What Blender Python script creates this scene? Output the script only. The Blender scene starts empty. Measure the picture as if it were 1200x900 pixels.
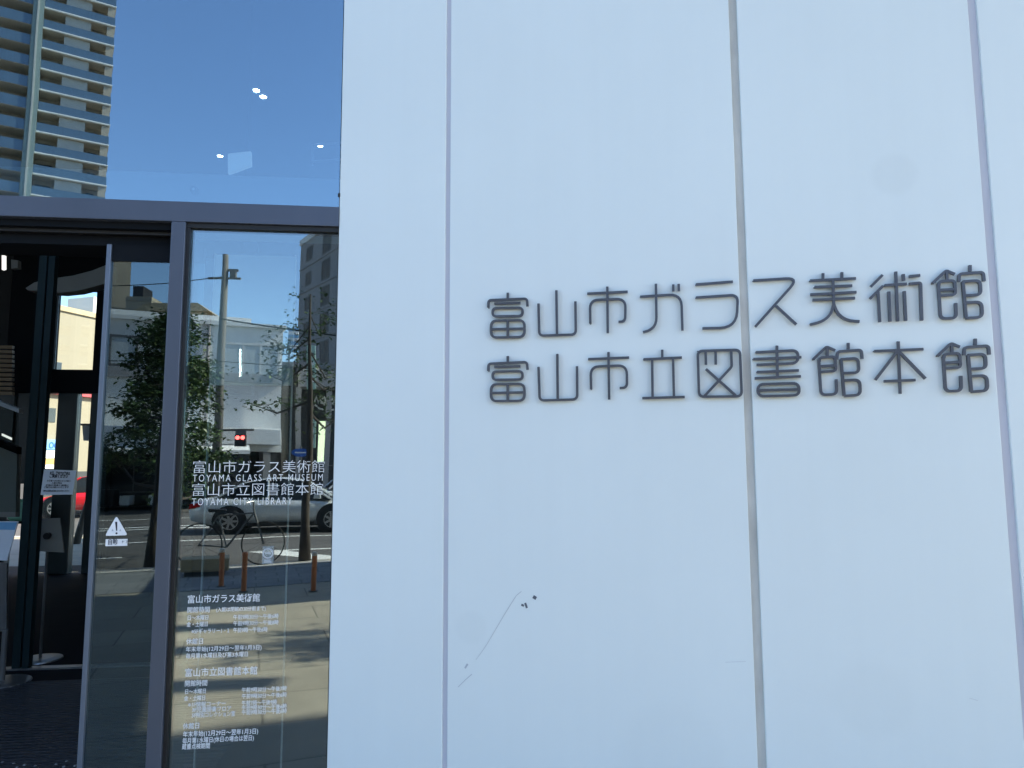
import bpy, bmesh, math, random
from mathutils import Vector, Matrix
random.seed(11)
SC = bpy.context.scene
COL = SC.collection
R = math.radians
PI = math.pi

# ------------------------------------------------------------------ camera
PITCH, ROLL, YG, YW, FPX = R(6.102), R(.2236), R(6.352), R(12.823), 835.05
CAM = Vector((0, -3.2, 1.65))
_r = Vector((math.cos(YG), -math.sin(YG), 0)); _f = Vector((math.sin(YG), math.cos(YG), 0)); _u = Vector((0, 0, 1))
_y = math.cos(PITCH)*_u - math.sin(PITCH)*_f
CZ = math.sin(PITCH)*_u + math.cos(PITCH)*_f
CX = math.cos(ROLL)*_r - math.sin(ROLL)*_y
CY = math.sin(ROLL)*_r + math.cos(ROLL)*_y
cd = bpy.data.cameras.new('camera'); cam = bpy.data.objects.new('camera', cd); COL.objects.link(cam)
cd.sensor_width = 36; cd.lens = 36*FPX/1200; cd.clip_end = 4000; cd.clip_start = .05
cam.matrix_world = Matrix(((CX.x, CY.x, -CZ.x, CAM.x), (CX.y, CY.y, -CZ.y, CAM.y), (CX.z, CY.z, -CZ.z, CAM.z), (0, 0, 0, 1)))
SC.camera = cam

# ------------------------------------------------------------------ sky, sun, exposure
SUN_AZ, SUN_EL = R(-14), R(36)          # direction towards the sun (azimuth from +X)
w = bpy.data.worlds.new('World'); SC.world = w; w.use_nodes = True
nt = w.node_tree; bg = nt.nodes['Background']
sky = nt.nodes.new('ShaderNodeTexSky'); sky.sky_type = 'NISHITA'; sky.sun_disc = False
sky.sun_elevation = SUN_EL; sky.sun_rotation = PI/2 - SUN_AZ
sky.air_density = 1.0; sky.dust_density = .6; sky.ozone_density = 4.5
nt.links.new(sky.outputs[0], bg.inputs[0]); bg.inputs[1].default_value = .12
sl = bpy.data.lights.new('sun', 'SUN'); sl.energy = 4.3; sl.angle = R(.53); sl.color = (1, .90, .73)
so = bpy.data.objects.new('sun', sl); COL.objects.link(so)
sd = Vector((math.cos(SUN_AZ)*math.cos(SUN_EL), math.sin(SUN_AZ)*math.cos(SUN_EL), math.sin(SUN_EL)))
so.rotation_euler = sd.to_track_quat('Z', 'Y').to_euler(); so.location = (30, -10, 40)
SC.view_settings.view_transform = 'Standard'; SC.view_settings.look = 'None'
SC.view_settings.gamma = 1; SC.view_settings.exposure = 1.97
SC.cycles.max_bounces = 10; SC.cycles.transparent_max_bounces = 16; SC.cycles.glossy_bounces = 5
SC.cycles.use_denoising = True

# ------------------------------------------------------------------ survey helpers (real positions, metres)
def ray(px, py): return CX*((px-600)/FPX) + CY*((450-py)/FPX) + CZ
def at(px, py, Y): d = ray(px, py); return CAM + d*((Y-CAM.y)/d.y)
def atz(px, py, Z): d = ray(px, py); return CAM + d*((Z-CAM.z)/d.z)
def mir(px, py, Y): p = at(px, py, Y); return Vector((p.x, -p.y, p.z))     # seen in the glass (plane Y = 0)
def mirz(px, py, Z): p = atz(px, py, Z); return Vector((p.x, -p.y, p.z))

# ------------------------------------------------------------------ materials
def _n(nt, t, **k):
    n = nt.nodes.new(t)
    for a, v in k.items(): setattr(n, a, v)
    return n
def mat(name, col, rough=.6, metal=0., var=0., vscale=4., bump=0., bscale=60., spec=.5, emit=None, es=0., coat=0., stretch=None):
    m = bpy.data.materials.new(name); m.use_nodes = True
    t = m.node_tree; b = t.nodes['Principled BSDF']; L = t.links.new
    b.inputs['Base Color'].default_value = (*col, 1); b.inputs['Roughness'].default_value = rough
    b.inputs['Metallic'].default_value = metal; b.inputs['Specular IOR Level'].default_value = spec
    b.inputs['Coat Weight'].default_value = coat
    if emit: b.inputs['Emission Color'].default_value = (*emit, 1); b.inputs['Emission Strength'].default_value = es
    if var or bump:
        tc = _n(t, 'ShaderNodeTexCoord'); mp = _n(t, 'ShaderNodeMapping')
        L(tc.outputs['Object'], mp.inputs[0])
        if stretch: mp.inputs['Scale'].default_value = stretch
    if var:
        nz = _n(t, 'ShaderNodeTexNoise'); nz.inputs['Scale'].default_value = vscale; nz.inputs['Detail'].default_value = 6; nz.inputs['Roughness'].default_value = .62
        L(mp.outputs[0], nz.inputs['Vector'])
        rp = _n(t, 'ShaderNodeValToRGB')
        rp.color_ramp.elements[0].position = .28; rp.color_ramp.elements[1].position = .74
        rp.color_ramp.elements[0].color = (*[c*(1-var) for c in col], 1); rp.color_ramp.elements[1].color = (*[min(1, c*(1+var)) for c in col], 1)
        L(nz.outputs['Fac'], rp.inputs[0]); L(rp.outputs[0], b.inputs['Base Color'])
        mr = _n(t, 'ShaderNodeMapRange'); mr.inputs[3].default_value = max(0, rough-.08); mr.inputs[4].default_value = min(1, rough+.1)
        L(nz.outputs['Fac'], mr.inputs[0]); L(mr.outputs[0], b.inputs['Roughness'])
    if bump:
        n2 = _n(t, 'ShaderNodeTexNoise'); n2.inputs['Scale'].default_value = bscale; n2.inputs['Detail'].default_value = 4
        L(mp.outputs[0], n2.inputs['Vector'])
        bp = _n(t, 'ShaderNodeBump'); bp.inputs['Strength'].default_value = bump; bp.inputs['Distance'].default_value = .01
        L(n2.outputs['Fac'], bp.inputs['Height']); L(bp.outputs[0], b.inputs['Normal'])
    return m
def glass(name, f0, tint=(.8, .86, .88), wob=0.0, gcol=(1, 1, 1)):
    m = bpy.data.materials.new(name); m.use_nodes = True; t = m.node_tree; L = t.links.new
    t.nodes.remove(t.nodes['Principled BSDF'])
    tr = _n(t, 'ShaderNodeBsdfTransparent'); tr.inputs[0].default_value = (*tint, 1)
    gl = _n(t, 'ShaderNodeBsdfGlossy'); gl.inputs['Roughness'].default_value = 0; gl.inputs[0].default_value = (*gcol, 1)
    lw = _n(t, 'ShaderNodeLayerWeight'); lw.inputs[0].default_value = .5
    p = _n(t, 'ShaderNodeMath', operation='POWER'); p.inputs[1].default_value = 5
    ma = _n(t, 'ShaderNodeMath', operation='MULTIPLY_ADD'); ma.inputs[1].default_value = 1-f0; ma.inputs[2].default_value = f0
    L(lw.outputs['Facing'], p.inputs[0]); L(p.outputs[0], ma.inputs[0])
    mx = _n(t, 'ShaderNodeMixShader'); L(ma.outputs[0], mx.inputs[0]); L(tr.outputs[0], mx.inputs[1]); L(gl.outputs[0], mx.inputs[2])
    if wob:
        tc = _n(t, 'ShaderNodeTexCoord'); nz = _n(t, 'ShaderNodeTexNoise'); nz.inputs['Scale'].default_value = 1.3; nz.inputs['Detail'].default_value = 1
        L(tc.outputs['Object'], nz.inputs['Vector'])
        bp = _n(t, 'ShaderNodeBump'); bp.inputs['Strength'].default_value = 1; bp.inputs['Distance'].default_value = wob
        L(nz.outputs['Fac'], bp.inputs['Height']); L(bp.outputs[0], gl.inputs['Normal'])
    L(mx.outputs[0], t.nodes['Material Output'].inputs[0])
    return m
def paving_mat(name, col, sx, sy, gap=.012, var=.18, bump=.3):
    m = mat(name, col, .75, var=var, vscale=1.6, bump=bump, bscale=90); t = m.node_tree; L = t.links.new
    b = t.nodes['Principled BSDF']; src = b.inputs['Base Color'].links[0].from_socket
    tc = [n for n in t.nodes if n.type == 'TEX_COORD'][0]
    mp = _n(t, 'ShaderNodeMapping'); L(tc.outputs['Object'], mp.inputs[0]); mp.inputs['Rotation'].default_value = (0, 0, R(14))
    br = _n(t, 'ShaderNodeTexBrick'); br.inputs['Scale'].default_value = 1; br.inputs['Mortar Size'].default_value = gap
    br.inputs['Brick Width'].default_value = sx; br.inputs['Row Height'].default_value = sy
    br.inputs['Color1'].default_value = (1, 1, 1, 1); br.inputs['Color2'].default_value = (.84, .85, .87, 1); br.inputs['Mortar'].default_value = (.45, .45, .45, 1)
    L(mp.outputs[0], br.inputs['Vector'])
    mx = _n(t, 'ShaderNodeMixRGB', blend_type='MULTIPLY'); mx.inputs[0].default_value = 1
    L(src, mx.inputs[1]); L(br.outputs['Color'], mx.inputs[2]); L(mx.outputs[0], b.inputs['Base Color'])
    return m
M = {}
def wall_mat():
    m = mat('white_cladding_paint', (.755, .808, .795), .42, var=.026, vscale=.8, bump=.05, bscale=4, spec=.35); t = m.node_tree; L = t.links.new
    b = t.nodes['Principled BSDF']; src = b.inputs['Base Color'].links[0].from_socket
    tc = [n for n in t.nodes if n.type == 'TEX_COORD'][0]
    # faint rain streaks down the panels
    mp = _n(t, 'ShaderNodeMapping'); mp.inputs['Scale'].default_value = (16, 16, .5); L(tc.outputs['Object'], mp.inputs[0])
    nz = _n(t, 'ShaderNodeTexNoise'); nz.inputs['Scale'].default_value = 1; nz.inputs['Detail'].default_value = 5; L(mp.outputs[0], nz.inputs['Vector'])
    mr = _n(t, 'ShaderNodeMapRange'); mr.inputs[1].default_value = .3; mr.inputs[2].default_value = .75; mr.inputs[3].default_value = 1.0; mr.inputs[4].default_value = .986; L(nz.outputs['Fac'], mr.inputs[0])
    # small tone shift from panel to panel
    oi = _n(t, 'ShaderNodeObjectInfo'); m2 = _n(t, 'ShaderNodeMapRange'); m2.inputs[3].default_value = .99; m2.inputs[4].default_value = 1.01; L(oi.outputs['Random'], m2.inputs[0])
    mu = _n(t, 'ShaderNodeMath', operation='MULTIPLY'); L(mr.outputs[0], mu.inputs[0]); L(m2.outputs[0], mu.inputs[1]); last = mu.outputs[0]
    # round rubbed patches
    for (c, r_, k) in STAINS:
        vd = _n(t, 'ShaderNodeVectorMath', operation='DISTANCE'); vd.inputs[1].default_value = c; L(tc.outputs['Object'], vd.inputs[0])
        ms = _n(t, 'ShaderNodeMapRange', interpolation_type='SMOOTHSTEP'); ms.inputs[1].default_value = r_*.7; ms.inputs[2].default_value = r_*1.15; ms.inputs[3].default_value = k; ms.inputs[4].default_value = 1; L(vd.outputs['Value'], ms.inputs[0])
        mm = _n(t, 'ShaderNodeMath', operation='MULTIPLY'); L(last, mm.inputs[0]); L(ms.outputs[0], mm.inputs[1]); last = mm.outputs[0]
    mx = _n(t, 'ShaderNodeMixRGB', blend_type='MULTIPLY'); mx.inputs[0].default_value = 1; L(src, mx.inputs[1]); L(last, mx.inputs[2]); L(mx.outputs[0], b.inputs['Base Color'])
    return m
_wa = -(YG+YW); _w0 = at(393, 500, 0); _w0 = Vector((_w0.x, -.03, 0))
def _wp(u, z): return (_w0.x+u*math.cos(_wa), _w0.y+u*math.sin(_wa), z)
STAINS = [(_wp(2.28, 2.72), .085, .965), (_wp(.62, .98), .07, .975), (_wp(2.1, .8), .14, .98), (_wp(1.4, .55), .2, .98)]
M['wall'] = wall_mat()
M['wall2'] = mat('white_upper_cladding', (.78, .79, .80), .5, var=.03, vscale=.7)
M['seal_grey'] = mat('grey_sealant', (.58, .57, .53), .7, var=.24, vscale=9, bump=.15, stretch=(1, 1, .25))
M['seal_lilac'] = mat('pale_lilac_sealant', (.56, .56, .62), .65, var=.06, vscale=7, stretch=(1, 1, .3))
M['seal_side'] = mat('groove_side', (.6, .6, .63), .6)
M['sign'] = mat('sign_dark_metal', (.10, .105, .122), .33, metal=.5, var=.1, vscale=14)
M['frame'] = mat('frame_anodised_grey', (.092, .107, .14), .42, metal=.45, var=.07, vscale=3, stretch=(1, 1, .2))
M['frame_d'] = mat('frame_dark', (.006, .008, .011), .7, var=.12, vscale=5, spec=.12)
M['black'] = mat('rubber_black', (.008, .008, .009), .5)
M['steel'] = mat('brushed_steel', (.42, .43, .44), .35, metal=.9, var=.1, vscale=20)
M['stile'] = mat('stile_aluminium', (.15, .18, .23), .4, metal=.5)
M['vinyl'] = mat('white_vinyl', (.82, .825, .83), .5)
M['paper'] = mat('notice_paper', (.62, .66, .72), .7, var=.03, vscale=8)
M['ink'] = mat('printed_ink', (.03, .03, .04), .6)
M['glass_u'] = glass('upper_glass', .27, (.55, .64, .68), .0004, (.80, .94, 1))
M['glass_r'] = glass('window_glass', .21, (.70, .79, .79), .0014, (.88, .96, 1))
M['glass_d'] = glass('door_glass', .105, (.62, .70, .72), .0005, (.80, .95, 1))
M['glass_i'] = glass('inner_glass', .03, (.84, .88, .87))
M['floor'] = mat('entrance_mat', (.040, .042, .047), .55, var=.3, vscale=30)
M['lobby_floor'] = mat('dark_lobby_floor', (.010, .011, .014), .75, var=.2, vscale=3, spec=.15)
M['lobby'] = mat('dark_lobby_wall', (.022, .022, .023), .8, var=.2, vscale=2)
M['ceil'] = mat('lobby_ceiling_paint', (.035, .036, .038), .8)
M['pale_in'] = mat('interior_pale_panel', (.42, .45, .47), .6, var=.04, vscale=3)
M['bulk'] = mat('bulkhead_plaster', (.26, .26, .25), .7, var=.05)
M['wood'] = mat('cedar_slats', (.26, .17, .09), .55, var=.2, vscale=6, stretch=(1, 1, 12))
M['lamp'] = mat('lamp_glow', (1, 1, 1), .5, emit=(1, .97, .9), es=14)
M['lamp_s'] = mat('strip_lamp_glow', (1, 1, 1), .5, emit=(1, .98, .92), es=.28)
M['teal'] = mat('dark_teal_frame', (.010, .024, .028), .35, var=.2, vscale=2)
M['glow_panel'] = mat('panel_added_glow', (.7, .72, .74), .5, emit=(.75, .95, 1), es=.10)  # glow added to bring the hanging panel up in brightness
M['plaza'] = paving_mat('plaza_stone', (.36, .32, .245), 1.25, .62, .008)
M['plaza2'] = paving_mat('kerbside_stone', (.21, .215, .215), .6, .3, .01)
M['asphalt'] = mat('asphalt', (.085, .08, .075), .85, var=.22, vscale=.8, bump=.5, bscale=120)
M['earth'] = mat('ground_earth', (.22, .21, .19), .9, var=.2, vscale=.05)
M['line'] = mat('road_paint', (.66, .66, .63), .7, var=.14, vscale=5)
M['kerb'] = mat('kerb_concrete', (.33, .31, .28), .8, var=.15, vscale=3, bump=.3)
M['kerb_l'] = mat('kerb_edge_stone', (.48, .46, .42), .75, var=.12, vscale=4)
M['tactile'] = mat('tactile_metal', (.30, .31, .32), .4, metal=.6)
M['conc_w'] = mat('white_render', (.66, .67, .66), .8, var=.07, vscale=.6, stretch=(1, 1, .35), bump=.2, bscale=30)
M['conc_b'] = mat('beige_tiles', (.36, .31, .23), .8, var=.1, vscale=.8)
M['conc_g'] = mat('grey_render', (.28, .28, .285), .85, var=.1, vscale=.5, stretch=(1, 1, .4))
M['conc_d'] = mat('dark_shopfront', (.035, .036, .038), .6, var=.2, vscale=1)
M['cream'] = mat('cream_render', (.225, .20, .15), .85, var=.07, vscale=.5, stretch=(1, 1, .2), bump=.15, bscale=12)
M['tow_s'] = mat('tower_soffit_beige', (.58, .52, .42), .8, var=.08, vscale=.6)
M['tow_w'] = mat('tower_wall', (.36, .32, .255), .8, var=.1, vscale=.4)
M['tow_e'] = mat('tower_slab_edge', (.78, .78, .74), .7)
M['tow_g'] = mat('tower_blue_glass', (.085, .14, .20), .06, metal=.0, spec=1., var=.12, vscale=1.2, stretch=(6, 6, .1))
M['tow_fin'] = mat('tower_green_glass_fin', (.22, .28, .26), .3, var=.08)
M['tow_pale'] = mat('reflection_panel', (.42, .42, .38), .5, var=.05)
M['dkwin'] = mat('window_dark_glass', (.02, .024, .028), .05, spec=.8)
M['ltwin'] = mat('window_curtained', (.42, .47, .50), .12, var=.06, vscale=2, stretch=(6, 6, .2))
M['dullwin'] = mat('window_dull_dark', (.05, .053, .058), .45)
M['wframe'] = mat('window_frame_white', (.55, .56, .56), .5)
M['gframe'] = mat('window_frame_grey', (.12, .12, .125), .5)
M['bark'] = mat('bark', (.055, .045, .036), .9, var=.3, vscale=9, bump=.6, stretch=(1, 1, .25))
M['leaf'] = mat('leaf_green', (.055, .098, .032), .55, var=.45, vscale=1.5, spec=.3)
M['leaf2'] = mat('leaf_dark_green', (.038, .072, .024), .55, var=.45, vscale=1.8, spec=.3)
M['leaf3'] = mat('leaf_light_green', (.095, .14, .045), .5, var=.35, vscale=1.5, spec=.3)
M['silver'] = mat('silver_car_paint', (.60, .62, .61), .25, metal=.15, coat=.6)
M['whitecar'] = mat('white_car_paint', (.72, .73, .74), .25, coat=.7)
M['red'] = mat('red_car_paint', (.62, .012, .02), .25, coat=.7)
M['tyre'] = mat('tyre', (.014, .014, .015), .8)
M['rim'] = mat('alloy_rim', (.5, .5, .5), .3, metal=.85)
M['trim'] = mat('black_trim', (.012, .012, .013), .45)
M['headl'] = mat('headlight_lens', (.6, .62, .62), .1, spec=.9)
M['taill'] = mat('taillight_lens', (.35, .01, .01), .15)
M['orange'] = mat('orange_post', (.42, .145, .055), .6, var=.12, vscale=8)
M['pole'] = mat('concrete_pole', (.11, .105, .095), .85, var=.1)
M['polem'] = mat('painted_metal_pole', (.10, .10, .10), .5, var=.1)
M['redlamp'] = mat('red_signal_lens', (.4, .01, .01), .3, emit=(1, .06, .05), es=7)
M['blue'] = mat('sign_blue', (.02, .10, .40), .5)
M['skyblue'] = mat('sign_pale_blue', (.16, .36, .58), .5)
M['green'] = mat('sign_pale_green', (.36, .52, .44), .5, var=.1, vscale=3)
M['mint'] = mat('mint_plastic', (.26, .62, .47), .5, var=.12, vscale=6)
M['signw'] = mat('sign_white', (.70, .71, .70), .5)
M['yellow'] = mat('sign_cream_lit', (.7, .72, .5), .5, emit=(.9, 1, .6), es=.9)
M['signor'] = mat('sign_orange', (.55, .32, .10), .6)
M['signpk'] = mat('red_fascia', (.42, .06, .07), .6)
M['tan'] = mat('tan_stone', (.34, .28, .18), .8, var=.12)
M['plate'] = mat('stand_back_plate', (.17, .16, .135), .55, var=.06)
M['tape_gl'] = mat('clear_sticker', (.55, .60, .62), .4)
M['wire'] = mat('wire', (.01, .01, .01), .6)
M['scuff'] = mat('scuff_grey', (.47, .50, .53), .8)
M['scuff_f'] = mat('scuff_faint', (.60, .63, .64), .8)
M['scuff_d'] = mat('scuff_dark', (.12, .13, .15), .8)

# ------------------------------------------------------------------ mesh helpers
class Frame:
    def __init__(s, o, ang=0.): s.m = Matrix.Translation(Vector(o)) @ Matrix.Rotation(ang, 4, 'Z')
    def __call__(s, x, y, z): return s.m @ Vector((x, y, z))
ID = Frame((0, 0, 0))
class MB:
    def __init__(s, fr=ID): s.v = []; s.f = []; s.fr = fr; s.mi = []; s.cur = 0
    def face(s, *idx): s.f.append(idx); s.mi.append(s.cur)
    def add(s, pts):
        n = len(s.v); s.v += [s.fr(*p) for p in pts]; return n
    def quad(s, a, b, c, d): n = s.add([a, b, c, d]); s.face(n, n+1, n+2, n+3); return s
    def poly(s, pts): n = s.add(pts); s.face(*range(n, n+len(pts))); return s
    def box(s, x0, x1, y0, y1, z0, z1):
        x0, x1 = min(x0, x1), max(x0, x1); y0, y1 = min(y0, y1), max(y0, y1); z0, z1 = min(z0, z1), max(z0, z1)
        n = s.add([(x, y, z) for z in (z0, z1) for x, y in ((x0, y0), (x1, y0), (x1, y1), (x0, y1))])
        for q in ((3, 2, 1, 0), (4, 5, 6, 7), (0, 1, 5, 4), (1, 2, 6, 5), (2, 3, 7, 6), (3, 0, 4, 7)): s.face(*[n+i for i in q])
        return s
    def prism(s, pts, axis, a, b):
        """extrude a 2-D outline along an axis: 'x' outline is (y,z), 'y' is (x,z), 'z' is (x,y)"""
        g = {'x': lambda p, t: (t, p[0], p[1]), 'y': lambda p, t: (p[0], t, p[1]), 'z': lambda p, t: (p[0], p[1], t)}[axis]
        k = len(pts); n = s.add([g(p, a) for p in pts] + [g(p, b) for p in pts])
        s.face(*range(n, n+k)[::-1]); s.face(*range(n+k, n+2*k))
        for i in range(k): j = (i+1) % k; s.face(n+i, n+j, n+k+j, n+k+i)
        return s
    def tube(s, path, rad, seg=8, cap=True):
        path = [Vector(p) for p in path]
        if not isinstance(rad, (list, tuple)): rad = [rad]*len(path)
        base = []; ref = None
        for i, p in enumerate(path):
            t = (path[min(i+1, len(path)-1)] - path[max(i-1, 0)]).normalized()
            if ref is None: ref = Vector((0, 0, 1)) if abs(t.z) < .9 else Vector((1, 0, 0))
            a = t.cross(ref).normalized(); b = t.cross(a).normalized(); ref = -b if False else ref
            if abs(t.dot(ref)) > .97: ref = a
            base.append(s.add([p + (a*math.cos(2*PI*k/seg) + b*math.sin(2*PI*k/seg))*rad[i] for k in range(seg)]))
        for i in range(len(path)-1):
            for k in range(seg):
                j = (k+1) % seg; s.face(base[i]+k, base[i]+j, base[i+1]+j, base[i+1]+k)
        if cap: s.face(*[base[0]+k for k in range(seg)][::-1]); s.face(*[base[-1]+k for k in range(seg)])
        return s
    def disc(s, c, r, h, seg=24, axis='z'):
        g = {'z': lambda a, t: (c[0]+r*math.cos(a), c[1]+r*math.sin(a), c[2]+t), 'y': lambda a, t: (c[0]+r*math.cos(a), c[1]+t, c[2]+r*math.sin(a)),
             'x': lambda a, t: (c[0]+t, c[1]+r*math.cos(a), c[2]+r*math.sin(a))}[axis]
        n = s.add([g(2*PI*k/seg, 0) for k in range(seg)] + [g(2*PI*k/seg, h) for k in range(seg)])
        s.face(*range(n, n+seg)[::-1]); s.face(*range(n+seg, n+2*seg))
        for k in range(seg): j = (k+1) % seg; s.face(n+k, n+j, n+seg+j, n+seg+k)
        return s
    def lathe(s, prof, c, axis='z', seg=28):
        """prof: (radius, offset along the axis)"""
        g = {'z': lambda r, a, t: (c[0]+r*math.cos(a), c[1]+r*math.sin(a), c[2]+t), 'y': lambda r, a, t: (c[0]+r*math.cos(a), c[1]+t, c[2]+r*math.sin(a))}[axis]
        b = [s.add([g(r, 2*PI*k/seg, t) for k in range(seg)]) for r, t in prof]
        for i in range(len(prof)-1):
            for k in range(seg): j = (k+1) % seg; s.face(b[i]+k, b[i]+j, b[i+1]+j, b[i+1]+k)
        return s
    def build(s, name, m, parent=None, bevel=0, smooth=False, seg=2):
        me = bpy.data.meshes.new(name); me.from_pydata([tuple(v) for v in s.v], [], s.f)
        for x in (m if isinstance(m, (list, tuple)) else [m]): me.materials.append(x)
        if any(s.mi): me.polygons.foreach_set('material_index', s.mi)
        bm = bmesh.new(); bm.from_mesh(me); bmesh.ops.recalc_face_normals(bm, faces=bm.faces); bm.to_mesh(me); bm.free()
        if smooth: me.polygons.foreach_set('use_smooth', [True]*len(me.polygons))
        o = bpy.data.objects.new(name, me); COL.objects.link(o)
        if parent is not None:
            o.parent = parent; o.matrix_parent_inverse = parent_mat(parent).inverted()
        if bevel:
            b = o.modifiers.new('bevel', 'BEVEL'); b.width = bevel; b.segments = seg; b.limit_method = 'ANGLE'
        return o
def parent_mat(p):
    return Matrix.Translation(p.location) if p.type == 'EMPTY' else (p.matrix_parent_inverse.inverted() if p.parent is None else Matrix.Identity(4)) if p.parent is None else Matrix.Identity(4)
def tag(o, label, cat, group=None, kind=None):
    o['label'] = label; o['category'] = cat
    if group: o['group'] = group
    if kind: o['kind'] = kind
    return o
def thing(name, label, cat, loc=(0, 0, 0), group=None):
    o = bpy.data.objects.new(name, None); COL.objects.link(o); o.location = loc; o.empty_display_size = .2
    return tag(o, label, cat, group)
def struct(o): o['kind'] = 'structure'; return o
_font_cache = {}
def text(body, name, m, parent, size, place, depth=.0006, align='LEFT', sx=1., spacing=1., weight=0.):
    """real lettering: a text outline turned into a mesh and put at 4x4 matrix `place`"""
    cu = bpy.data.curves.new('t', 'FONT'); cu.body = body; cu.size = size; cu.align_x = align; cu.extrude = depth
    cu.space_character = spacing; cu.offset = weight; cu.resolution_u = 3
    o = bpy.data.objects.new('t', cu); COL.objects.link(o); bpy.context.view_layer.update()
    me = bpy.data.meshes.new_from_object(o.evaluated_get(bpy.context.evaluated_depsgraph_get()))
    bpy.data.objects.remove(o); bpy.data.curves.remove(cu)
    me.transform(place @ Matrix.Diagonal((sx, 1, 1, 1))); me.materials.clear(); me.materials.append(m); me.name = name
    ob = bpy.data.objects.new(name, me); COL.objects.link(ob)
    if parent is not None: ob.parent = parent; ob.matrix_parent_inverse = parent_mat(parent).inverted()
    return ob
def width(body, size, spacing=1.):
    cu = bpy.data.curves.new('t', 'FONT'); cu.body = body; cu.size = size; cu.space_character = spacing
    o = bpy.data.objects.new('t', cu); COL.objects.link(o); bpy.context.view_layer.update(); x = o.dimensions.x
    bpy.data.objects.remove(o); bpy.data.curves.remove(cu); return max(x, 1e-6)
def fit_text(body, name, m, parent, size, p0, p1, facing='-y', **k):
    """lettering that runs from p0 to p1 (baseline ends)"""
    p0, p1 = Vector(p0), Vector(p1); d = (p1-p0); L = d.length; d.normalize(); up = Vector((0, 0, 1)); nrm = d.cross(up)
    up = nrm.cross(d)
    mtx = Matrix(((d.x, up.x, nrm.x, p0.x), (d.y, up.y, nrm.y, p0.y), (d.z, up.z, nrm.z, p0.z), (0, 0, 0, 1)))
    sp = k.pop('spacing', 1.)
    return text(body, name, m, parent, size, mtx, sx=L/width(body, size, sp), spacing=sp, **k)
def rounded(pts, rad, closed=False, n=6):
    """round the corners of a polyline; rad is one radius or one for each inner corner"""
    P = [Vector(p) for p in pts]; k = len(P); out = []; ri = 0
    rng = range(k)
    for i in rng:
        if not closed and i in (0, k-1): out.append(P[i]); continue
        r = rad[ri] if isinstance(rad, (list, tuple)) else rad; ri += 1
        a, b, c = P[i-1], P[i], P[(i+1) % k]
        u, v = (a-b), (c-b); la, lc = u.length, v.length; u.normalize(); v.normalize()
        ang = math.acos(max(-1, min(1, u.dot(v)))); 
        if r <= 0 or ang > 3.1: out.append(b); continue
        t = min(r/math.tan(ang/2), la*.49 if (closed or 0 < i-1) else la*.98, lc*.49 if (closed or i+1 < k-1) else lc*.98)
        for q in range(n+1):
            s = q/n; out.append((b+u*t)*(1-s)**2 + b*2*s*(1-s) + (b+v*t)*s**2)
    return out

# ================================================================== SETTING
S_ANG = R(-14)
KP = Vector((-2.1, -9.25, 0))
ST = Frame((KP.x, KP.y, 0), S_ANG)              # street frame: x along the kerb, -y away from the museum
gb = MB().box(-1600, 1600, -1600, 1600, -1.2, -.24); struct(gb.build('ground', M['earth']))
g = MB(ST); g.quad((-130, 6, -.2), (150, 6, -.2), (150, -21, -.2), (-130, -21, -.2)); struct(g.build('road', M['asphalt']))
def poly_slab(pts, z0, z1, name, m):
    return struct(MB().prism(pts, 'z', z0, z1).build(name, m))
def st2(x, y): p = ST(x, y, 0); return (p.x, p.y)
# plaza in front of and under the museum
pl = [st2(-60, .3), st2(45, .3), (42, 14.0), (-62, 14.0)]
poly_slab(pl, -.6, -.012, 'plaza', M['plaza'])
poly_slab([st2(-60, .302), st2(45, .302), st2(45, 2.3), st2(-60, 2.3)], -.011, -.006, 'kerbside_path', M['plaza2'])
kb = MB(ST); kb.box(-60, 45, -.02, .3, -.5, .0); struct(kb.build('kerb', M['kerb'], bevel=.02))
kb = MB(ST); kb.box(-60, 45, .3, .42, -.012, .004); struct(kb.build('kerb_edging', M['kerb_l']))
fs = MB(ST); fs.box(-130, 150, -26.5, -21, -.5, -.04); struct(fs.build('far_pavement', M['plaza2']))
fk = MB(ST); fk.box(-130, 150, -21, -20.82, -.5, -.035); struct(fk.build('far_kerb', M['kerb_l']))
def line(x0, x1, y, wd=.15, name='road_marking'):
    struct(MB(ST).quad((x0, y, -.196), (x1, y, -.196), (x1, y-wd, -.196), (x0, y-wd, -.196)).build(name, M['line']))
line(-60, 45, -.45, .15)
line(-60, -3.2, -3.1, .16); line(-.5, 45, -3.1, .16)
line(-60, 45, -5.9, .15); line(-60, 45, -9.4, .2); line(-60, 45, -10.1, .2); line(-60, 45, -13.2, .15); line(-60, 45, -20.4, .15)
struct(MB(ST).quad((-.9, -3.3, -.195), (-.3, -3.3, -.195), (1.5, -.7, -.195), (.9, -.7, -.195)).build('road_marking', M['line']))

# street and pavement behind the museum, seen through the lobby
b = MB().quad((-90, 14.2, -.196), (60, 14.2, -.196), (60, 23.5, -.196), (-90, 23.5, -.196)); struct(b.build('rear_road', M['asphalt']))
b = MB().box(-90, 60, 14.0, 14.2, -.5, 0.0); struct(b.build('rear_kerb', M['kerb_l']))
b = MB().box(-90, 60, 23.5, 27.5, -.5, -.05); struct(b.build('rear_pavement', M['plaza']))
b = MB().quad((-90, 15.4, -.192), (60, 15.4, -.192), (60, 15.55, -.192), (-90, 15.55, -.192)); struct(b.build('road_marking', M['line']))

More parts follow.
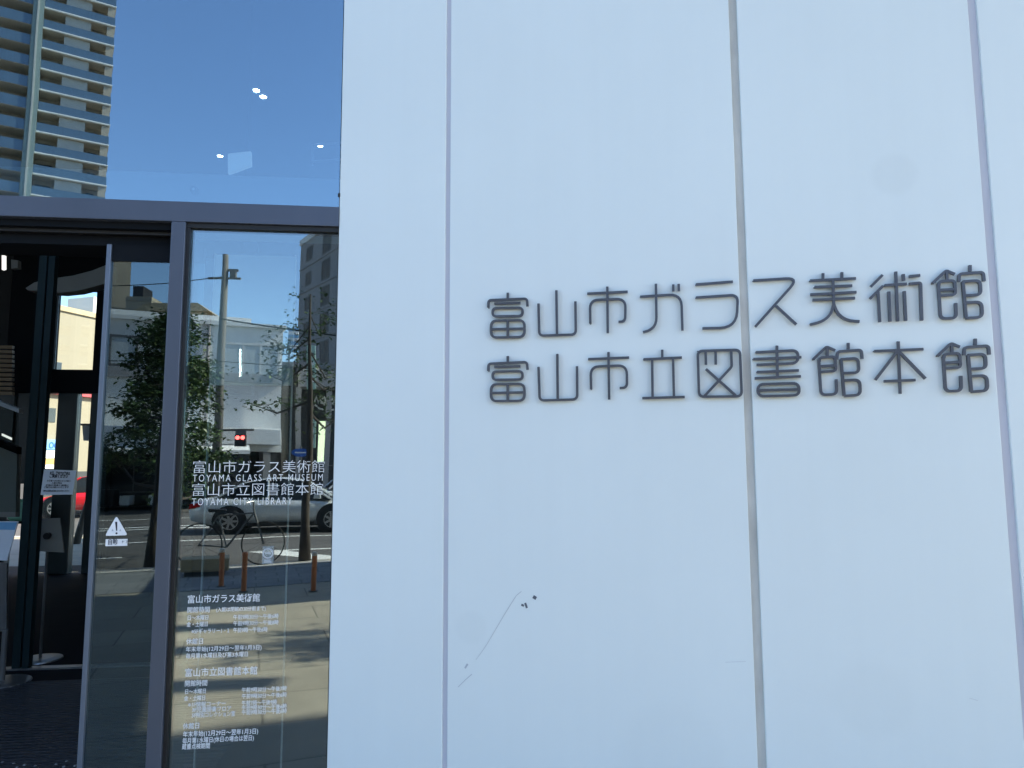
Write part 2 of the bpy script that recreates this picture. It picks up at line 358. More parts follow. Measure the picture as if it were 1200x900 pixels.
# ================================================================== MUSEUM: white wall
W_ANG = -(YG+YW)
W0 = at(393, 500, 0); W0 = Vector((W0.x, -.03, 0))
WF = Frame(W0, W_ANG)                       # x along the wall, -y out of it, z up
WL = 19.8; WH = 23.0
wall = thing('panel_wall', 'tall white panelled wall with narrow vertical joints to the right of the entrance', 'wall', W0)
edges = [0, .51, 1.7205, 2.5855]
while edges[-1] < WL-.6: edges.append(edges[-1] + (1.2105 if len(edges) % 2 else .865))
edges[-1] = WL
half = [.0105, .0155, .0145]
for i in range(len(edges)-1):
    a = edges[i] + (half[(i-1) % 3] if i else 0); c = edges[i+1] - (half[i % 3] if i < len(edges)-2 else 0)
    MB(WF).box(a, c, 0, .06, -.011, WH).build('cladding_panel', M['wall'], wall, bevel=.003)
for i in range(1, len(edges)-1):
    h = half[(i-1) % 3]
    kind = (i-1) % 3
    MB(WF).box(edges[i]-h-.004, edges[i]+h+.004, (.008, .013, .010)[kind], .05, -.011, WH-.002).build('joint_seal', M['seal_grey'] if kind == 1 else M['seal_lilac'], wall)
MB(WF).box(.012, WL-.01, .062, .36, -.011, WH).build('backing_wall', M['wall2'], wall)
# small dark clip at the wall's left edge beside the transom
q = at(398.3, 228.5, -.03)
MB(Frame((W0.x-.001, W0.y+.002, 0), W_ANG)).box(-.006, .004, -.004, .01, q.z-.008, q.z+.008).build('edge_clip', M['black'], wall)
# scuffs and a long hair-like scratch
def wallxy(px, py, off=0.):
    d = ray(px, py); n = Vector((math.sin(W_ANG), -math.cos(W_ANG), 0)); p0 = W0 + n*off
    p = CAM + d*((p0-CAM).dot(n)/d.dot(n)); v = p-W0; return (v.dot(Vector((math.cos(W_ANG), math.sin(W_ANG), 0))), p.z)
def ribbon(b, pts, wd, y0, y1, n_off=0, wd2=None):
    """flat strip of width wd along a wall-plane polyline (x,z), from y0 (front) to y1 (back)"""
    P = [Vector(p) for p in pts]; k = len(P); L = []; Rr = []
    for i, p in enumerate(P):
        if i == 0: t = P[1]-P[0]
        elif i == k-1: t = P[-1]-P[-2]
        else: t = (P[i+1]-P[i]).normalized() + (P[i]-P[i-1]).normalized()
        t.normalize(); nn = Vector((-t.y, t.x))
        sc = 1.
        if 0 < i < k-1: sc = 1/max(.6, abs(nn.dot(Vector((-(P[i]-P[i-1]).normalized().y, (P[i]-P[i-1]).normalized().x)))))
        wv = wd if wd2 is None else wd + (wd2-wd)*i/(k-1)
        L.append(p+nn*wv/2*sc); Rr.append(p-nn*wv/2*sc)
    n = b.add([(p.x, y0, p.y) for p in L] + [(p.x, y0, p.y) for p in Rr] + [(p.x, y1, p.y) for p in L] + [(p.x, y1, p.y) for p in Rr])
    for i in range(k-1):
        b.face(n+i, n+i+1, n+k+i+1, n+k+i); b.face(n+2*k+i, n+3*k+i, n+3*k+i+1, n+2*k+i+1)
        b.face(n+i, n+2*k+i, n+2*k+i+1, n+i+1); b.face(n+k+i, n+k+i+1, n+3*k+i+1, n+3*k+i)
    b.face(n, n+k, n+3*k, n+2*k); b.face(n+k-1, n+3*k-1, n+4*k-1, n+2*k-1)
    return b
def mark(pts, wd, m, name, wd2=None):
    b = MB(WF); ribbon(b, [wallxy(*p) for p in pts], wd, -.0012, .0005, wd2=wd2); b.build(name, m, wall)
mark([(611, 693), (605, 698), (598, 709), (590, 722), (580, 739), (570, 756), (558, 773)], .0022, M['scuff'], 'scratch', .001)
mark([(553, 790), (545, 797), (537, 805)], .0022, M['scuff'], 'scratch')
mark([(548, 778), (545, 783)], .007, M['scuff'], 'scuff_mark')
mark([(611, 708.5), (614, 710)], .008, M['scuff_d'], 'scuff_mark'); mark([(615.5, 706.5), (617.5, 712.5)], .008, M['scuff_d'], 'scuff_mark')
mark([(624.8, 699), (628.4, 701.3)], .013, M['scuff_d'], 'scuff_mark')
mark([(850, 776), (874, 775)], .0013, M['scuff_f'], 'scratch')
mark([(1136, 818), (1146, 821)], .0015, M['scuff_f'], 'scratch')

# upper storeys of the museum (out of frame above; they throw the shade on the plaza)
up = thing('museum_building', 'upper storeys of the white museum above its entrance hall', 'building', (0, 4, 6.3))
MB().box(-16, 0.2, .35, 9, 6.4, 23).build('wall', M['wall2'], up)
MB(WF).box(.05, WL-.02, .38, 9, 6.4, WH-.05).build('wall', M['wall2'], up)
MB().prism([(1, -3.1), (10.85, -3.7), (9.15, -9.4), (1, -9.4)], 'z', 9.2, 13.5).build('shade_bay', M['wall2'], up)  # unseen bay, added and shaped to shade the left of the plaza
for y, l in ((-7.5, .5), (-6.6, .42), (-5.55, .62)): MB().box(9.5, 9.15+(9.4+y)*.3+l, y-.13, y+.13, 9.0, 9.199).build('shade_fin', M['wall2'], up)  # unseen fins, added to give that shade its fingered edge

# ================================================================== SIGN LETTERING (raised strokes)
def cA(u, v): return (550+u*.275, 300+v*.275)
def cB(u, v): return (850+u*.2916667, 290+v*.2916667)
def rr(x0, x1, y0, y1, r, dy=0.): return ('c', [(x0, y0), (x1, y0-dy), (x1, y1-dy), (x0, y1)], r)
def ln(*p): return ('o', list(p), 0)
def pl_(pts, r): return ('o', pts, r)
def tomi(x, y, k=0):   # first character; y = top of tick
    return [ln((164, y), (164, y+26)), pl_([(81, y+63), (82, y+32), (246, y+25), (248, y+58)], 14), ln((107, y+46), (218, y+43)),
            rr(100, 227, y+66, y+101, 17, 2), rr(93, 235, y+119+k, y+191+k, 26, 2), ln((93, y+156+k), (235, y+153+k)), ln((164, y+120+k), (164, y+190+k))]
def kan(T, F):  # the hall character: left part T, right part F given as offsets
    x, y = T; X, Yy = F
    return [pl_([(x, y), (x+54, y-51), (x+89, y-36)], 10), ln((x+57, y-46), (x+58, y-12)),
            pl_([(x+25, y+10), (x+26, y-7), (x+88, y-11), (x+92, y+46), (x+32, y+50)], 13), ln((x+26, y+28), (x+89, y+24)),
            pl_([(x+23, y+3), (x+32, y+143), (x+95, y+140), (x+93, y+80)], 18),
            ln((X, Yy), (X, Yy+25)), pl_([(X-45, Yy+66), (X-43, Yy+35), (X+53, Yy+28), (X+56, Yy+64)], 12),
            pl_([(X-29, Yy+66), (X+40, Yy+61), (X+43, Yy+119), (X-23, Yy+122)], 18), pl_([(X-20, Yy+151), (X+46, Yy+147), (X+49, Yy+209), (X-16, Yy+213)], 20),
            ln((X-29, Yy+66), (X-16, Yy+213))]
row1 = [(cA, tomi(164, 157)),
 (cA, [pl_([(295, 203), (298, 340), (454, 335), (452, 194)], 20), ln((371, 147), (374, 338))]),
 (cA, [ln((588, 131), (590, 329)), ln((503, 161), (675, 153)), pl_([(516, 288), (514, 188), (666, 183), (664, 281), (636, 281)], [36, 36, 20])]),
 (cA, [pl_([(728, 174), (903, 163), (908, 318)], 48), pl_([(795, 119), (798, 312), (740, 325)], 58), ln((869, 122), (869, 151)), ln((892, 120), (893, 150))]),
 (cA, [ln((965, 122), (1123, 110)), pl_([(965, 178), (1144, 166), (1138, 306), (993, 309)], [26, 120])]),
 (cB, [pl_([(112, 134), (296, 122), (120, 319)], 22), ln((203, 235), (285, 310))]),
 (cB, [ln((392, 104), (392, 129)), ln((468, 100), (468, 126)), ln((340, 134), (524, 125)), ln((358, 160), (509, 154)), ln((341, 190), (526, 180)), ln((350, 212), (520, 204)),
       ln((432, 131), (435, 232)), pl_([(435, 228), (420, 290), (340, 311)], 80), pl_([(435, 228), (455, 294), (538, 298)], 80)]),
 (cB, [ln((631, 111), (584, 158)), ln((633, 155), (581, 206)), ln((613, 178), (620, 300)), ln((640, 153), (728, 147)), ln((684, 98), (692, 297)), ln((714, 108), (716, 134)),
       ln((656, 178), (661, 298)), ln((718, 176), (724, 295)), ln((738, 117), (781, 113)), pl_([(738, 147), (783, 143), (788, 294)], 7)]),
 (cB, kan((832, 144), (982, 72)))]
row2 = [(cA, tomi(164, 427, 1)),
 (cA, [pl_([(295, 473), (300, 616), (460, 611), (459, 470)], 20), ln((375, 418), (377, 614))]),
 (cA, [ln((593, 410), (596, 612)), ln((507, 440), (681, 433)), pl_([(519, 568), (517, 472), (671, 466), (672, 562), (641, 563)], [36, 36, 20])]),
 (cA, [ln((822, 400), (822, 437)), ln((742, 441), (906, 433)), ln((779, 441), (781, 605)), ln((868, 436), (872, 602)), ln((737, 606), (918, 601))]),
 (cA, [('c', [(973, 405), (1153, 400), (1161, 598), (979, 600)], 20), ln((1007, 410), (1008, 464)), ln((1049, 409), (1050, 463)), pl_([(1115, 403), (1118, 472), (1002, 597)], 20), ln((1008, 482), (1135, 595))]),
 (cB, [ln((207, 395), (209, 522)), pl_([(122, 422), (292, 413), (292, 465), (125, 472)], 26), ln((112, 449), (305, 441)), ln((127, 501), (295, 494)), ln((118, 526), (303, 518)),
       ('c', [(130, 550), (294, 545), (298, 594), (131, 598)], 24), ln((131, 574), (296, 570))]),
 (cB, kan((352, 450), (493, 384))),
 (cB, [ln((694, 378), (702, 588)), ln((598, 417), (795, 409)), pl_([(690, 418), (602, 532)], 0), pl_([(697, 418), (803, 527)], 0), ln((637, 538), (763, 533))]),
 (cB, kan((852, 436), (1003, 367)))]
def letters(rows, label):
    z0 = wallxy(600, 396)[1]
    t = thing('sign_lettering', label, 'lettering', tuple(WF(.75, -.02, z0)), 'raised metal lettering rows on the white wall')
    for conv, strokes in rows:
        b = MB(WF)
        for i, (kind, pts, r) in enumerate(strokes):
            pp = [wallxy(*conv(*p), .012) for p in pts]
            rs = [x*.275*.0036 for x in r] if isinstance(r, (list, tuple)) else r*.275*.0036
            if kind == 'c': pp = rounded(pp, rs, True); pp.append(pp[0])
            elif len(pp) > 2 and rs: pp = rounded(pp, rs)
            else: pp = [Vector(p) for p in pp]
            ribbon(b, pp, .0096, -.0165-.0003*i, -.0075+.0002*i)
        # stand-off pins that hold the strokes on the wall
        for kind, pts, r in strokes[:4]:
            x, z = wallxy(*conv(*pts[0]), .012); b.box(x-.002, x+.002, -.006, .002, z-.002, z+.002)
        b.build('character', M['sign'], t)
    return t
letters(row1, 'upper row of dark grey metal characters on the white wall, with kana in its middle')
letters(row2, 'lower row of dark grey metal characters on the white wall, one boxed across the joint')

# ================================================================== GLASS FACADE (plane Y = 0)
fac = thing('glass_facade', 'tall glazed entrance front in grey frames to the left of the white wall', 'glass front', (-1.1, 0, 0))
XR = W0.x-.004
zt0, zt1 = 2.695, 2.785
MB().box(-9, XR+.003, -.034, .06, zt0, zt1).build('transom', M['frame'], fac, bevel=.0015)
MB().box(-1.142, -1.082, -.035, .07, 0, zt0-.001).build('mullion', M['frame'], fac, bevel=.003)
MB().box(-1.0815, XR, -.02, .05, zt0-.022, zt0-.0015).build('gasket', M['black'], fac)
MB().box(-1.0815, -1.066, -.02, .05, .1, zt0-.024).build('gasket', M['black'], fac)
MB().box(-1.0815, XR, -.05, .06, -.01, .1).build('bottom_rail', M['frame'], fac)
MB().box(-9, XR-.002, 0, .010, zt1+.001, 6.35).build('upper_pane', M['glass_u'], fac)
MB().box(-1.065, XR-.002, 0, .010, .101, zt0-.024).build('window_pane', M['glass_r'], fac)
# door header: operator casing under the transom
MB().box(-9, -1.143, .0, .20, zt0-.030, zt0-.001).build('header_casing', M['frame_d'], fac)
MB().box(-9, -1.143, .03, .24, zt0-.045, zt0-.031).build('header_rail', M['trim'], fac)
MB().box(-9, -1.143, .07, .26, zt0-.088, zt0-.0455).build('operator_box', M['frame_d'], fac)
MB().box(-9, -3.9, -.02, .05, 0, zt0-.08).build('side_panel', M['frame_d'], fac)

door = thing('sliding_door', 'sliding glass door leaf with thin grey edge beside the grey mullion', 'door', (-1.3, .045, 0))
sx = -1.432
MB().box(sx, sx+.020, .03, .062, .02, zt0-.092).build('stile', M['stile'], door, bevel=.002)
MB().box(sx+.0205, -1.02, .038, .056, zt0-.165, zt0-.092).build('top_rail', M['frame_d'], door)
MB().box(sx+.0205, -1.02, .038, .056, .02, .11).build('bottom_rail', M['frame_d'], door)
MB().box(sx+.0205, -1.02, .044, .050, .111, zt0-.166).build('pane', M['glass_d'], door)

# stickers on the door leaf
yd = .0425
def onp(px, py, y=yd): p = at(px, py, y); return (p.x, p.z)
tri = thing('warning_sticker', 'white triangular warning sticker with exclamation mark on the glass door leaf', 'sticker', tuple(at(136, 617, yd)))
pts = rounded([onp(136.5, 604.5), onp(149.5, 627.2), onp(123, 628)], .006, True, 3)
MB().prism([tuple(p) for p in pts], 'y', yd-.0004, yd+.0008).build('face', M['vinyl'], tri)
a_, b_ = onp(136.2, 611.5), onp(136.8, 622)
MB().prism([(a_[0]-.0045, a_[1]), (a_[0]+.0045, a_[1]), (b_[0]+.002, b_[1]), (b_[0]-.002, b_[1])], 'y', yd-.0012, yd-.0005).disc((b_[0], yd-.0012, b_[1]-.0105), .0042, .0007, 12, 'y').build('exclamation_mark', M['ink'], tri)
MB().prism([(onp(132, 621)[0]-.004, onp(132, 621)[1]-.005), (onp(132, 621)[0]+.004, onp(132, 621)[1]-.005), (onp(132, 621)[0], onp(132, 621)[1]+.005)], 'y', yd-.0012, yd-.0005).build('pictogram', M['scuff'], tri)
MB().prism([(onp(141, 621)[0]-.004, onp(141, 621)[1]-.005), (onp(141, 621)[0]+.004, onp(141, 621)[1]-.005), (onp(141, 621)[0], onp(141, 621)[1]+.005)], 'y', yd-.0012, yd-.0005).build('pictogram', M['scuff'], tri)
st2k = thing('door_sticker', 'small white oblong sticker under the triangle on the glass door leaf', 'sticker', tuple(at(136, 636, yd)))
p0, p1 = onp(123.5, 640), onp(149.5, 631.5)
MB().box(p0[0], p1[0], yd-.0004, yd+.0008, p0[1], p1[1]).build('face', M['vinyl'], st2k)
fit_text('自動', 'lettering', M['scuff_d'], st2k, .026, (p0[0]+.008, yd-.001, p0[1]+.008), (p0[0]+.045, yd-.001, p0[1]+.008), weight=.0006)
fit_text('ドア', 'lettering', M['scuff_d'], st2k, .014, (p0[0]+.062, yd-.001, p0[1]+.012), (p0[0]+.088, yd-.001, p0[1]+.012))

# white lettering on the window pane
def P(px, py): p = at(px, py, -.0012); return Vector((p.x, -.0012, p.z))
def vin(name_label, anchor, lines):
    t = thing('window_lettering', name_label, 'lettering', tuple(P(*anchor)), 'white lettering on the window pane')
    for body, size, a, c, wgt in lines:
        fit_text(body, 'text_line', M['vinyl'], t, size, P(*a), (P(*c).x, -.0012, P(*a).z), weight=wgt, spacing=1.35 if body[0] == 'T' else 1.)
    return t
vin('white name lettering on the window at eye height, in two scripts', (225, 590), [
    ('富山市ガラス美術館', .059, (224.5, 553.4), (379, 553), -.0007), ('TOYAMA GLASS ART MUSEUM', .043, (225.5, 564.4), (378, 564.4), -.0004),
    ('富山市立図書館本館', .059, (223.5, 580.2), (377, 580), -.0007), ('TOYAMA CITY LIBRARY', .043, (224.5, 592.2), (342, 592.2), -.0004)])
k = 'white opening hours in small print on the lower window'
vin('upper block of small white opening hours on the lower window pane', (219, 705), [
    ('富山市ガラス美術館', 0.0365, (219, 706.3), (303.5, 706), .0001), ('開館時間', 0.0261, (219, 717.7), (245, 718), .0001), ('(入館は閉館の30分前まで)', 0.0209, (253, 716.6), (311, 716), .0001),
    ('日～木曜日', 0.0218, (219, 726.5), (243, 726), .0001), ('午前9時30分～午後6時', 0.0218, (273, 725.6), (326, 725), .0001),
    ('金・土曜日', 0.0218, (218.5, 734.3), (243, 734), .0001), ('午前9時30分～午後8時', 0.0218, (273, 733), (326, 733), .0001),
    ('※5Fギャラリー1・2', 0.0218, (224, 742.3), (268, 742), .0001), ('午前9時～午後6時', 0.0218, (273, 741), (313, 741), .0001),
    ('休館日', 0.0261, (218, 754.7), (237.5, 754), .0001), ('年末年始(12月29日～翌年1月3日)', 0.0226, (217.5, 763.6), (306, 763), .0001), ('毎月第1水曜日及び第3水曜日', 0.0226, (217.5, 771.3), (290, 771), .0001)])
vin('lower block of small white opening hours at the foot of the window pane', (215, 800), [
    ('富山市立図書館本館', 0.0365, (216, 792.5), (300.5, 792), .0001), ('開館時間', 0.0261, (216, 804), (242, 804), .0001),
    ('日～木曜日', 0.0218, (216, 813), (240, 813), .0001), ('午前9時30分～午後7時', 0.0218, (283, 811), (335.5, 811), .0001),
    ('金・土曜日', 0.0218, (215.5, 821), (240, 821), .0001), ('午前9時30分～午後6時', 0.0218, (283, 818.4), (335.5, 818), .0001),
    ('※1F情報コーナー', 0.0218, (220, 828.3), (264, 828), .0001), ('午前7時～午後9時', 0.0218, (283, 826.5), (324, 826), .0001),
    ('3F児童図書フロア', 0.0218, (224.5, 834.3), (270.5, 834), .0001), ('午前9時30分～午後6時', 0.0218, (283, 832), (335.5, 832), .0001),
    ('5F特別コレクション室', 0.0218, (224.5, 840.7), (275, 841), .0001), ('午前9時30分～午後6時', 0.0218, (283, 837.5), (335.5, 837), .0001),
    ('休館日', 0.0261, (214, 854), (233, 854), .0001), ('年末年始(12月29日～翌年1月3日)', 0.0244, (214, 863.3), (302, 862), .0001),
    ('毎月第1水曜日(休日の場合は翌日)', 0.0244, (213.5, 871), (297, 870), .0001), ('蔵書点検期間', 0.0244, (213, 878), (245.5, 878), .0001)])
# round-symbol sticker low on the window
tk = thing('round_symbol_sticker', 'pale see-through sticker with a round symbol low on the window pane', 'sticker', tuple(P(314, 650)))
a_, b_ = P(307, 661), P(321, 640)
def ring(b, c, y, r0, r1, h=.0005, seg=24):
    n = b.add([(c[0]+r*math.cos(2*PI*k/seg), y+d, c[1]+r*math.sin(2*PI*k/seg)) for r in (r0, r1) for d in (0, h) for k in range(seg)])
    for k in range(seg):
        j = (k+1) % seg
        for u, v in ((0, 1), (1, 3), (3, 2), (2, 0)): b.face(n+u*seg+k, n+u*seg+j, n+v*seg+j, n+v*seg+k)
    return b
M['film'] = glass('sticker_film', .02, (.86, .9, .9))
film_t = M['film'].node_tree
dfz = _n(film_t, 'ShaderNodeBsdfDiffuse'); dfz.inputs[0].default_value = (.5, .55, .57, 1)
mxz = _n(film_t, 'ShaderNodeMixShader'); mxz.inputs[0].default_value = .3
film_t.links.new(film_t.nodes['Material Output'].inputs[0].links[0].from_socket, mxz.inputs[1]); film_t.links.new(dfz.outputs[0], mxz.inputs[2]); film_t.links.new(mxz.outputs[0], film_t.nodes['Material Output'].inputs[0])
MB().box(a_.x, b_.x, -.0022, -.0012, a_.z, b_.z).build('film', M['film'], tk)
b = MB(); cx, cz = (a_.x+b_.x)/2, a_.z+(b_.z-a_.z)*.6
ring(b, (cx, cz), -.0032, .017, .022); b.box(cx-.012, cx+.012, -.0032, -.0027, cz-.003, cz+.003); b.build('symbol', M['scuff'], tk)
MB().box(a_.x+.008, b_.x-.008, -.0032, -.0027, a_.z+.006, a_.z+.011).box(a_.x+.008, b_.x-.012, -.0032, -.0027, a_.z+.014, a_.z+.018).build('caption', M['scuff'], tk)

# ================================================================== INTERIOR
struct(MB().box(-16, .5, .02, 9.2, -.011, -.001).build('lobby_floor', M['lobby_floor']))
b = MB()
for k in range(58): b.box(-3.85, -1.16, .10+k*.046, .10+k*.046+.030, -.0005, .006)
tag(b.build('entrance_mat', M['floor']), 'black ribbed entrance mat inside the open door', 'mat')
tr = MB().box(-3.9, -1.16, 3.08, 3.16, -.0005, .012).build('door_track', M['steel'])
tag(tr, 'steel door track crossing the dark lobby floor behind the sign stand', 'door track')
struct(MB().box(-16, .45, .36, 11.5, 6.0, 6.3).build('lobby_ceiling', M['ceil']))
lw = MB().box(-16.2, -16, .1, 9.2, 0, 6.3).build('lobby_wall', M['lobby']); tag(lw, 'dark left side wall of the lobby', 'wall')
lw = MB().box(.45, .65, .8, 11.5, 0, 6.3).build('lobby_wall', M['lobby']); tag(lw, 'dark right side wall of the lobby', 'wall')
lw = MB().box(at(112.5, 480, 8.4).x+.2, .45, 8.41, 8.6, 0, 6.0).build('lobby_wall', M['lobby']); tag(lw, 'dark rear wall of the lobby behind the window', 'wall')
# rear glazing with doors, in dark frames (Y about 8.3)
YR = 8.3
rg = thing('rear_glazing', 'dark framed rear doors of the lobby with daylight behind', 'glass front', (-5.5, YR, 0))
def rx(px, py=560): return at(px, py, YR).x
def rz(py, px=80): return at(px, py, YR).z
zb0, zb1 = rz(461), rz(434)
MB().box(-16, -2.81, YR-.1, YR+.1, zb0, zb1).build('head_beam', M['frame_d'], rg)
for a0, a1, z0, z1 in ((rx(26, 640), rx(43.5, 640), 0, zb0-.001), (rx(60, 640), rx(83, 640), 0, zb0-.001), (rx(104, 560), rx(127, 560), 0, zb0-.001), (-9.6, rx(9, 640), 0, zb0-.001)):
    MB().box(a0, a1, YR-.08, YR+.08, z0, z1).build('post', M['teal'], rg, bevel=.01)
MB().box(rx(12, 400), rx(66, 400), YR-.06, YR+.06, zb1+.001, 6.0).build('side_panel', M['frame_d'], rg)
MB().box(rx(66, 400)+.002, rx(112.5, 400)-.002, YR-.06, YR+.06, rz(341), 6.0).build('head_panel', M['frame_d'], rg)
MB().box(rx(112.5, 400), -2.81, YR-.06, YR+.06, zb1+.001, 6.0).build('side_panel', M['frame_d'], rg)
MB().box(rx(9, 640)+.005, rx(26, 640)-.005, YR-.04, YR+.04, rz(590)+.3, zb0-.001).build('door_panel', M['teal'], rg)
MB().box(-16, -9.605, YR-.06, YR+.06, 0, 6.0).box(-9.6, rx(12, 400)-.005, YR-.06, YR+.06, zb1+.001, 6.0).build('side_wall', M['lobby'], rg)
MB().box(rx(66, 400)+.002, rx(112.5, 400)-.002, YR-.01, YR+.01, zb1+.002, rz(341)-.002).build('pane', M['glass_i'], rg)
MB().box(rx(43.5, 640)+.002, rx(60, 640)-.002, YR-.01, YR+.01, .02, zb0-.003).build('pane', M['glass_i'], rg)
MB().box(rx(83, 640)+.002, rx(104, 560)-.002, YR-.01, YR+.01, .02, zb0-.003).build('pane', M['glass_i'], rg)
# curved pale bulkhead under the lobby ceiling
YB = 6.2
bt = [at(x, y, YB) for x, y in ((30, 337.5), (40, 331), (55, 327), (85, 323), (108, 317), (128, 309))]
bb = [at(x, y, YB) for x, y in ((128, 331), (110, 336), (90, 341), (70, 343), (48, 341.5), (32, 340))]
bo = MB().prism([(p.x, p.z) for p in bt+bb], 'y', YB, YB+.2).build('curved_bulkhead', M['bulk']); tag(bo, 'curved pale plaster bulkhead high in the lobby above the rear doors', 'bulkhead')
# inner sliding screen frames at the track
YI = 3.12
isc = thing('inner_door', 'dark framed inner glass door standing on the steel track', 'door', (-3.9, YI, 0))
x0, x1 = at(31, 560, YI).x, at(47, 560, YI).x
MB().box(x0, x0+.06, YI-.03, YI+.03, .013, 3.4).build('stile', M['teal'], isc)
MB().box(x1-.03, x1+.02, YI-.03, YI+.03, .013, 3.4).build('stile', M['teal'], isc)
MB().box(-16, -1.2, YI-.035, YI+.035, 3.4005, 3.46).build('head_rail', M['frame_d'], isc)
MB().box(x0+.061, x1-.031, YI-.006, YI+.006, .05, 3.4).build('pane', M['glass_i'], isc)
a_ = at(47, 583, YI-.2)
# notice hanging on a clear holder
nt_ = thing('notice_sheet', 'white printed notice sheet above the sign stand just inside the door', 'notice', tuple(at(67, 582, 3.0)))
q4 = [at(51.5, 550, 3.0), at(89.5, 551.5, 3.02), at(85, 579.5, 3.0), at(47.5, 580, 2.98)]
b = MB(); n = b.add([tuple(p) for p in q4] + [(p.x, p.y+.004, p.z) for p in q4])
for f in ((0, 1, 2, 3), (7, 6, 5, 4), (0, 4, 5, 1), (1, 5, 6, 2), (2, 6, 7, 3), (3, 7, 4, 0)): b.face(*[n+i for i in f])
b.build('sheet', M['paper'], nt_)
def on4(u, v, o=-.003):
    p = q4[0].lerp(q4[1], u).lerp(q4[3].lerp(q4[2], u), v); return Vector((p.x, p.y+o, p.z))
for body, sz, u0, u1, v, wgt in (('本日、館内での飲食は', .030, .2, .82, .19, .0012), ('ご遠慮ください', .030, .2, .76, .31, .0012), ('お客様へのお知らせとお願い', .016, .14, .88, .47, .0002), ('入館の際は', .016, .3, .62, .56, .0002),
                                 ('手指の消毒と検温に', .016, .12, .84, .65, .0003), ('ご協力をお願いいたします', .016, .08, .84, .73, .0003), ('館内の撮影は係員におたずねください', .016, .08, .88, .87, .0002)):
    fit_text(body, 'text_line', M['ink'], nt_, sz, on4(u0, v), on4(u1, v), weight=wgt)
# the sign stand (its back faces the street)
ss = atz(47, 773, 0); YS = ss.y
stn = thing('sign_stand', 'slim sign stand showing its square brown back plate, on round steel foot', 'sign stand', tuple(ss))
MB(Frame(ss)).lathe([(0, .018), (.10, .018), (.165, .010), (.17, 0), (0, 0)], (0, 0, 0)).build('base', M['steel'], stn, smooth=False)
ptop = at(56.5, 628, YS+.05)
MB().tube([(ss.x, ss.y, .015), (ptop.x, ptop.y, ptop.z)], .011, 10).build('pole', M['polem'], stn, smooth=True)
q4b = [at(42, 608, YS+.10), at(70, 607, YS+.10), at(75, 647.5, YS), at(46, 646, YS)]
b = MB(); n = b.add([tuple(p) for p in q4b] + [(p.x, p.y+.012, p.z) for p in q4b])
for f in ((0, 1, 2, 3), (7, 6, 5, 4), (0, 4, 5, 1), (1, 5, 6, 2), (2, 6, 7, 3), (3, 7, 4, 0)): b.face(*[n+i for i in f])
b.build('back_plate', M['plate'], stn)
MB().disc((ptop.x, ptop.y-.03, ptop.z), .028, .045, 14, 'y').build('bracket', M['black'], stn)
# leaflet stand at the left edge
ls = atz(2, 800, 0)
lst = thing('leaflet_stand', 'grey floor stand holding a tilted poster at the left edge of the doorway', 'leaflet stand', tuple(ls))
MB(Frame(ls)).lathe([(0, .016), (.12, .016), (.19, .008), (.195, 0), (0, 0)], (0, 0, 0)).build('base', M['steel'], lst)
MB().tube([(ls.x, ls.y, .015), (ls.x, ls.y, at(2, 738, ls.y).z)], .02, 10).build('pole', M['polem'], lst)
def slab4(pp, dy, name, m, par):
    b = MB(); n = b.add([tuple(p) for p in pp] + [(p.x, p.y+dy, p.z) for p in pp])
    for f in ((0, 1, 2, 3), (7, 6, 5, 4), (0, 4, 5, 1), (1, 5, 6, 2), (2, 6, 7, 3), (3, 7, 4, 0)): b.face(*[n+i for i in f])
    return b.build(name, m, par)
Yl = ls.y
slab4([at(-30, 611, Yl+.12), at(21, 611, Yl+.12), at(8, 657, Yl), at(-40, 655, Yl)], .012, 'board', M['paper'], lst)
slab4([at(-28, 612, Yl+.108), at(19.5, 612, Yl+.108), at(17, 621, Yl+.09), at(-31, 620, Yl+.09)], .004, 'poster_header', M['skyblue'], lst)
slab4([at(-40, 658, Yl), at(8, 660, Yl), at(7.5, 740, Yl+.02), at(-40, 738, Yl+.02)], .02, 'leaflet_box', M['steel'], lst)
# mint bag on the rear ledge
bgp = at(22, 610, 7.9)
ob = MB(Frame((bgp.x, 7.9, bgp.z)))
prof = [(-.14, 0), (.13, 0), (.15, .16), (.13, .30), (.07, .29), (.02, .32), (-.05, .28), (-.12, .30), (-.15, .17)]
ob.prism(prof, 'y', -.05, .05).build('x', M['mint']); mb_ = bpy.data.objects['x']; mb_.name = 'mint_bag'; mb_.data.name = 'mint_bag'
mb_.modifiers.new('bevel', 'BEVEL').width = .03
tag(mb_, 'mint green bag on the table by the rear doors', 'bag')
tb = thing('side_table', 'dark side table under the mint green bag by the rear doors', 'table', (bgp.x, 7.9, 0))
MB().box(bgp.x-.35, bgp.x+.25, 7.7, 8.1, bgp.z-.03, bgp.z-.001).build('tabletop', M['frame_d'], tb)
for dx in (-.3, .2):
    for dy in (-.15, .15): MB().box(bgp.x+dx-.015, bgp.x+dx+.015, 7.9+dy-.015, 7.9+dy+.015, 0, bgp.z-.0305).build('leg', M['frame_d'], tb)
